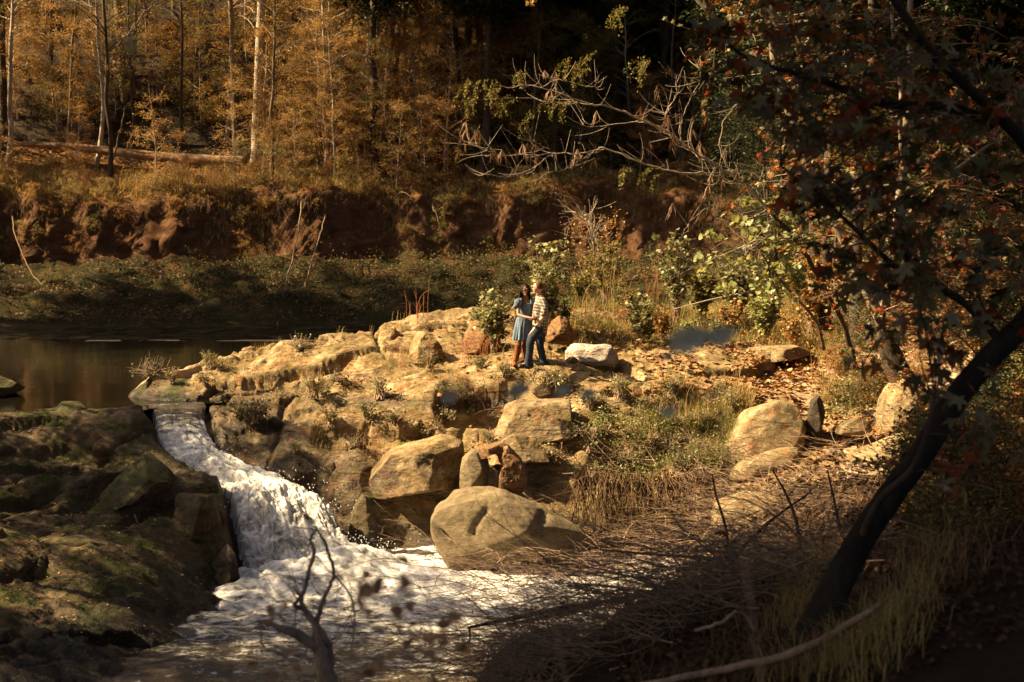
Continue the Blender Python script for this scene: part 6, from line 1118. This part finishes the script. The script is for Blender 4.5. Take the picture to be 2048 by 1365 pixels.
for q, (pts, r_) in enumerate([([(935,1256,16.4),(1020,1238,16.6),(1120,1218,17),(1240,1200,17.4),(1390,1165,17.8),(1500,1130,18)], [.015, .03, .04, .045, .05]), ([(1010,1252,15.8),(1130,1225,16),(1260,1195,16.4),(1400,1185,16.6),(1560,1180,16.8)], [.012, .03, .035, .04]),
   ([(1250,1182,15),(1275,1225,14.8),(1305,1262,14.6),(1325,1290,14.4)], [.03, .028, .022]), ([(1480,1180,14),(1462,1120,14.4),(1450,1050,14.8),(1432,990,15),(1425,950,15)], [.02, .016, .008]), ([(1600,1100,14),(1592,1040,14.2),(1570,985,14.4),(1545,940,14.5)], [.02, .016, .008]),
   ([(1680,1060,14),(1668,1000,14.2),(1655,940,14.3)], [.018, .014, .008]), ([(1040,1350,13.5),(1180,1290,13.8),(1300,1210,15),(1400,1120,16.5)], [.01, .02, .025, .02]), ([(935,1300,16.4),(940,1275,16.4),(938,1256,16.4)], [.008, .012, .012]),
   ([(1300,1240,14),(1400,1190,14.6),(1520,1060,16),(1620,985,17)], [.03, .028, .02, .01]), ([(1200,1100,18.6),(1320,1110,18.2),(1440,1120,17.6),(1560,1150,16.8)], [.01, .02, .025, .03])]):
    P = smoothline([W(*p_) for p_ in pts], 6); m_ = MB(); tube(m_, P - bl, r_, 7, rough=.15, seed=q); m_.build('branch', DBARK, bh)
for q, (pts, r_, lab) in enumerate([([(1280,1370,9.2),(1420,1345,9.2),(1600,1300,9),(1760,1210,8.8)], [.02, .028, .03, .02], 'long thin near branch lying low across the bottom right'), ([(1390,1262,9.8),(1440,1245,9.8),(1480,1225,9.9),(1510,1262,9.9)], [.012, .016, .012], 'forked pale near stick above the long dark stone')]):
    polytube('dead_branch', [p_ for p_ in pts], r_, TWIG, lab, 'branch', 7, jit=.004)
# dead shrub standing in front of the pool
db = W(655, 1400, 9.2); ds = empty('dead_shrub', db, 'twisted bare dead shrub standing before the foaming pool at the bottom of the frame', 'dead shrub')
dl = [([(668,1440,9.2),(655,1365,9.2),(642,1310,9.2),(634,1272,9.2),(630,1245,9.2)], [.085, .066, .050, .036, .026]), ([(640,1300,9.2),(600,1272,9.15),(560,1255,9.1),(520,1242,9.1)], [.036, .034, .024, .006]),
 ([(630,1250,9.2),(612,1225,9.2),(603,1200,9.2),(612,1170,9.2),(618,1140,9.2),(628,1105,9.2),(622,1080,9.2),(632,1058,9.2)], [.024, .016, .014, .012, .007]), ([(632,1248,9.2),(642,1215,9.25),(655,1180,9.3),(668,1150,9.3),(655,1100,9.3),(640,1070,9.3),(625,1050,9.3)], [.02, .015, .012, .010, .006]),
 ([(622,1235,9.2),(604,1218,9.15),(590,1210,9.1),(600,1192,9.1),(585,1175,9.1)], [.014, .014, .012, .006]), ([(655,1365,9.2),(662,1310,9.25),(650,1275,9.2),(640,1255,9.2)], [.03, .022, .015]), ([(668,1150,9.3),(690,1175,9.3),(708,1215,9.3),(706,1270,9.3),(698,1322,9.3)], [.008, .006, .004]),
 ([(620,1280,9.2),(600,1320,9.1),(560,1310,9.1),(525,1290,9.05),(522,1262,9.)], [.008, .007, .005])]
hh_ = []
for q, (pts, r_) in enumerate(dl): hh_.append(stem_part(ds, 'stem' if q else 'trunk', pts, r_, TWIG, 8, seed=q, rough=.2, jit=.003))
hs = np.vstack(hh_[2:]); m_ = MB(); n_ = 90; A_ = hs[r4.integers(0, len(hs), n_)]; B_ = A_ + r4.normal(size=(n_, 3))*np.array([.22, .1, .18]); strands(m_, A_-db, bez(r4, A_, B_, 0, .3)-db, B_-db, .0035, .0012, 3, 9); o = m_.build('twigs', TWIG, ds); o['kind'] = 'stuff'
# low near weeds with dried leaves, and single leaves out of focus
def shoot(pts, r_, leaves, mat, me, label, cat, flat=False, name='weed_shoot'):
    P = smoothline([W(*p_) for p_ in pts], 6); b0 = P[0].copy(); e = empty(name, b0, label, cat); m_ = MB(); tube(m_, P - b0, r_, 5); m_.build('stem', mat, e)
    for (lx, ly, lD, s_) in leaves:
        lp_ = W(lx, ly, lD); k_ = np.linalg.norm(P - lp_, axis=1).argmin(); m_ = MB(); tube(m_, smoothline([P[k_]-b0, (P[k_]+lp_)/2 - b0 + (0, 0, .01), lp_ - b0], 3), .0012, 4); m_.build('leaf_stalk', mat, e)
        o = bpy.data.objects.new('leaf', me); COL.objects.link(o); o.parent = e; o.location = tuple(float(v) for v in (lp_ - b0)); o.rotation_euler = (1.5, r4.normal(1.35, .12), r4.normal(0, .2)) if flat else (r4.normal(-.5, .5), r4.normal(0, .5), r4.uniform(0, 6.28)); o.scale = (s_,)*3
    return e
BRWN = mesh_np('leaf', BROAD[0]*np.array([.8, 1, 1.5]), BROAD[1], None, False); BRWN.materials.append(LITT); GRN = mesh_np('leaf', BROAD[0]*np.array([.55, 1, .6]), BROAD[1], None, False); GRN.materials.append(leafmat('silvery_leaves', [(.38, .42, .33), (.50, .52, .42)], .4)); OLV = mesh_np('leaf', BROAD[0]*np.array([.8, 1, 1]), BROAD[1], None, False); OLV.materials.append(OLIV)
for q, x0 in enumerate([705, 752, 800, 858, 905, 560]):
    top = [1090, 1040, 1110, 1150, 1240, 1180][q]; D = 3.7 + .2*q
    shoot([(x0+20, 1480, D), (x0+8, 1340, D), (x0, 1200, D), (x0-8, top, D)], [.0035, .002, .0012], [(x0 + r4.normal(0, 34), r4.uniform(top, 1350), D + r4.normal(0, .1), r4.uniform(.03, .055)) for _ in range(9)], TWIG, BRWN, ['out of focus dried weed second from left before the pool', 'tallest out of focus dried weed before the foam', 'out of focus dried weed in the middle of the foam', 'out of focus dried weed left of the near wet boulder', 'shortest dried weed beside the near wet boulder', 'leftmost out of focus dried weed before the pool'][q], 'weed')
shoot([(1540,1500,2.6),(1500,1200,2.6),(1450,900,2.6),(1415,690,2.6)], [.002, .0015, .001], [(1335,695,2.6,.075),(1372,680,2.6,.06),(1420,682,2.6,.06),(1320,715,2.6,.02),(1318,826,2.6,.035)], TWIG, GRN, 'very near blurred grey-green leaves floating right of the pale boulder', 'weed', True)
shoot([(1160,1500,3.1),(1100,1200,3.1),(1050,950,3.1),(1010,800,3.1)], [.002, .0015, .001], [(1012,790,3.1,.055),(880,800,3.15,.045),(1030,785,3.1,.04),(1110,785,3.1,.035),(1160,789,3.1,.04)], TWIG, GRN, 'very near blurred pale leaves in front of the dark recess', 'weed', True)
shoot([(150,-220,2.3),(200,-90,2.3),(250,20,2.3),(262,60,2.3)], [.002, .0015, .001], [(248,112,2.2,.035),(262,80,2.2,.028),(165,30,2.4,.03),(300,-5,2.4,.03)], TWIG, OLV, 'blurred olive leaves hanging in at the top left corner', 'twig')
# yellow-lit grass on the near bank
def nearhit(px, py): return hit(px, py, 4, 24)
m_ = MB(); cs = []
for (px, py) in [(1600,1180),(1640,1140),(1620,1220),(1570,1235),(1660,1100),(1760,1210),(1800,1240),(1740,1270),(1700,1300),(1830,1200),(1780,1290),(1650,1320),(1850,1150),(1720,1340),(1880,1100),(1560,1340)]:
    cs.append(nearhit(px, py + 20))
P_ = np.repeat(np.array(cs), 70, 0) + r4.normal(size=(70*len(cs), 3))*np.array([.13, .16, 0]); P_[:, 2] = H(P_[:, 0], P_[:, 1]); blades(m_, P_, .34, 1.2, .004, r4); tag(m_.build('near_grass', STRAW, smooth=False), 'arching dry yellow grass clumps on the dark near bank beside the black trunk', 'grass', kind='stuff')
P_ = nearpts(260, 1280, 2040, 9, 22); m_ = MB(); P_ = clump(P_, 16, .2, r4); P_[:, 2] = H(P_[:, 0], P_[:, 1]); blades(m_, P_, .35, 1.3, .003, r4); tag(m_.build('near_dead_grass', DLIT, smooth=False), 'thin brown dead grass and weeds over the shady near bank', 'grass', kind='stuff')
# spray and drops over the cascade
m_ = MB(); V_, F_ = ICO[1]; n_ = 700; G2 = fall_grid(60, 20).reshape(-1, 3); i = r4.integers(400, len(G2), n_); C_ = G2[i] + np.stack([r4.normal(0, .22, n_), r4.normal(0, .2, n_) - .1, np.abs(r4.normal(0, .16, n_))], -1); C2 = np.stack([r4.normal(-3.1, .6, n_), r4.normal(25.0, .45, n_), -2.15 + np.abs(r4.normal(0, .16, n_))], -1); C_ = np.vstack([C_, C2])
s_ = r4.uniform(.004, .013, (len(C_), 1, 1)); V__ = (V_[None]*s_*np.array([1, 1, 1.3]) + C_[:, None]).reshape(-1, 3); m_.add(V__, (F_[None] + (np.arange(len(C_))*len(V_))[:, None, None]).reshape(-1, 3)); tag(m_.build('spray_drops', simple('spray_water', (.75, .75, .74), .3, .5)), 'white drops of spray thrown up by the cascade', 'spray', kind='stuff')
# ------------------------------------------------------------------ tell look-alikes apart by how far back they stand
_d = {}
for o in list(COL.objects):
    if o.parent is None and 'label' in o and 'category' in o: _d.setdefault(o['label'], []).append(o)
for lab, os_ in _d.items():
    if len(os_) < 2: continue
    os_.sort(key=lambda o: o.location.y); n_ = len(os_); od = ['nearest', 'second', 'third', 'fourth', 'fifth', 'sixth', 'seventh', 'eighth', 'ninth', 'tenth']
    for i, o in enumerate(os_):
        if n_ > 11: break
        pre = ('nearer' if i == 0 else 'farther') if n_ == 2 else ('farthest' if i == n_-1 else od[i])
        o['label'] = ' '.join((pre + ' ' + lab).split()[:16])
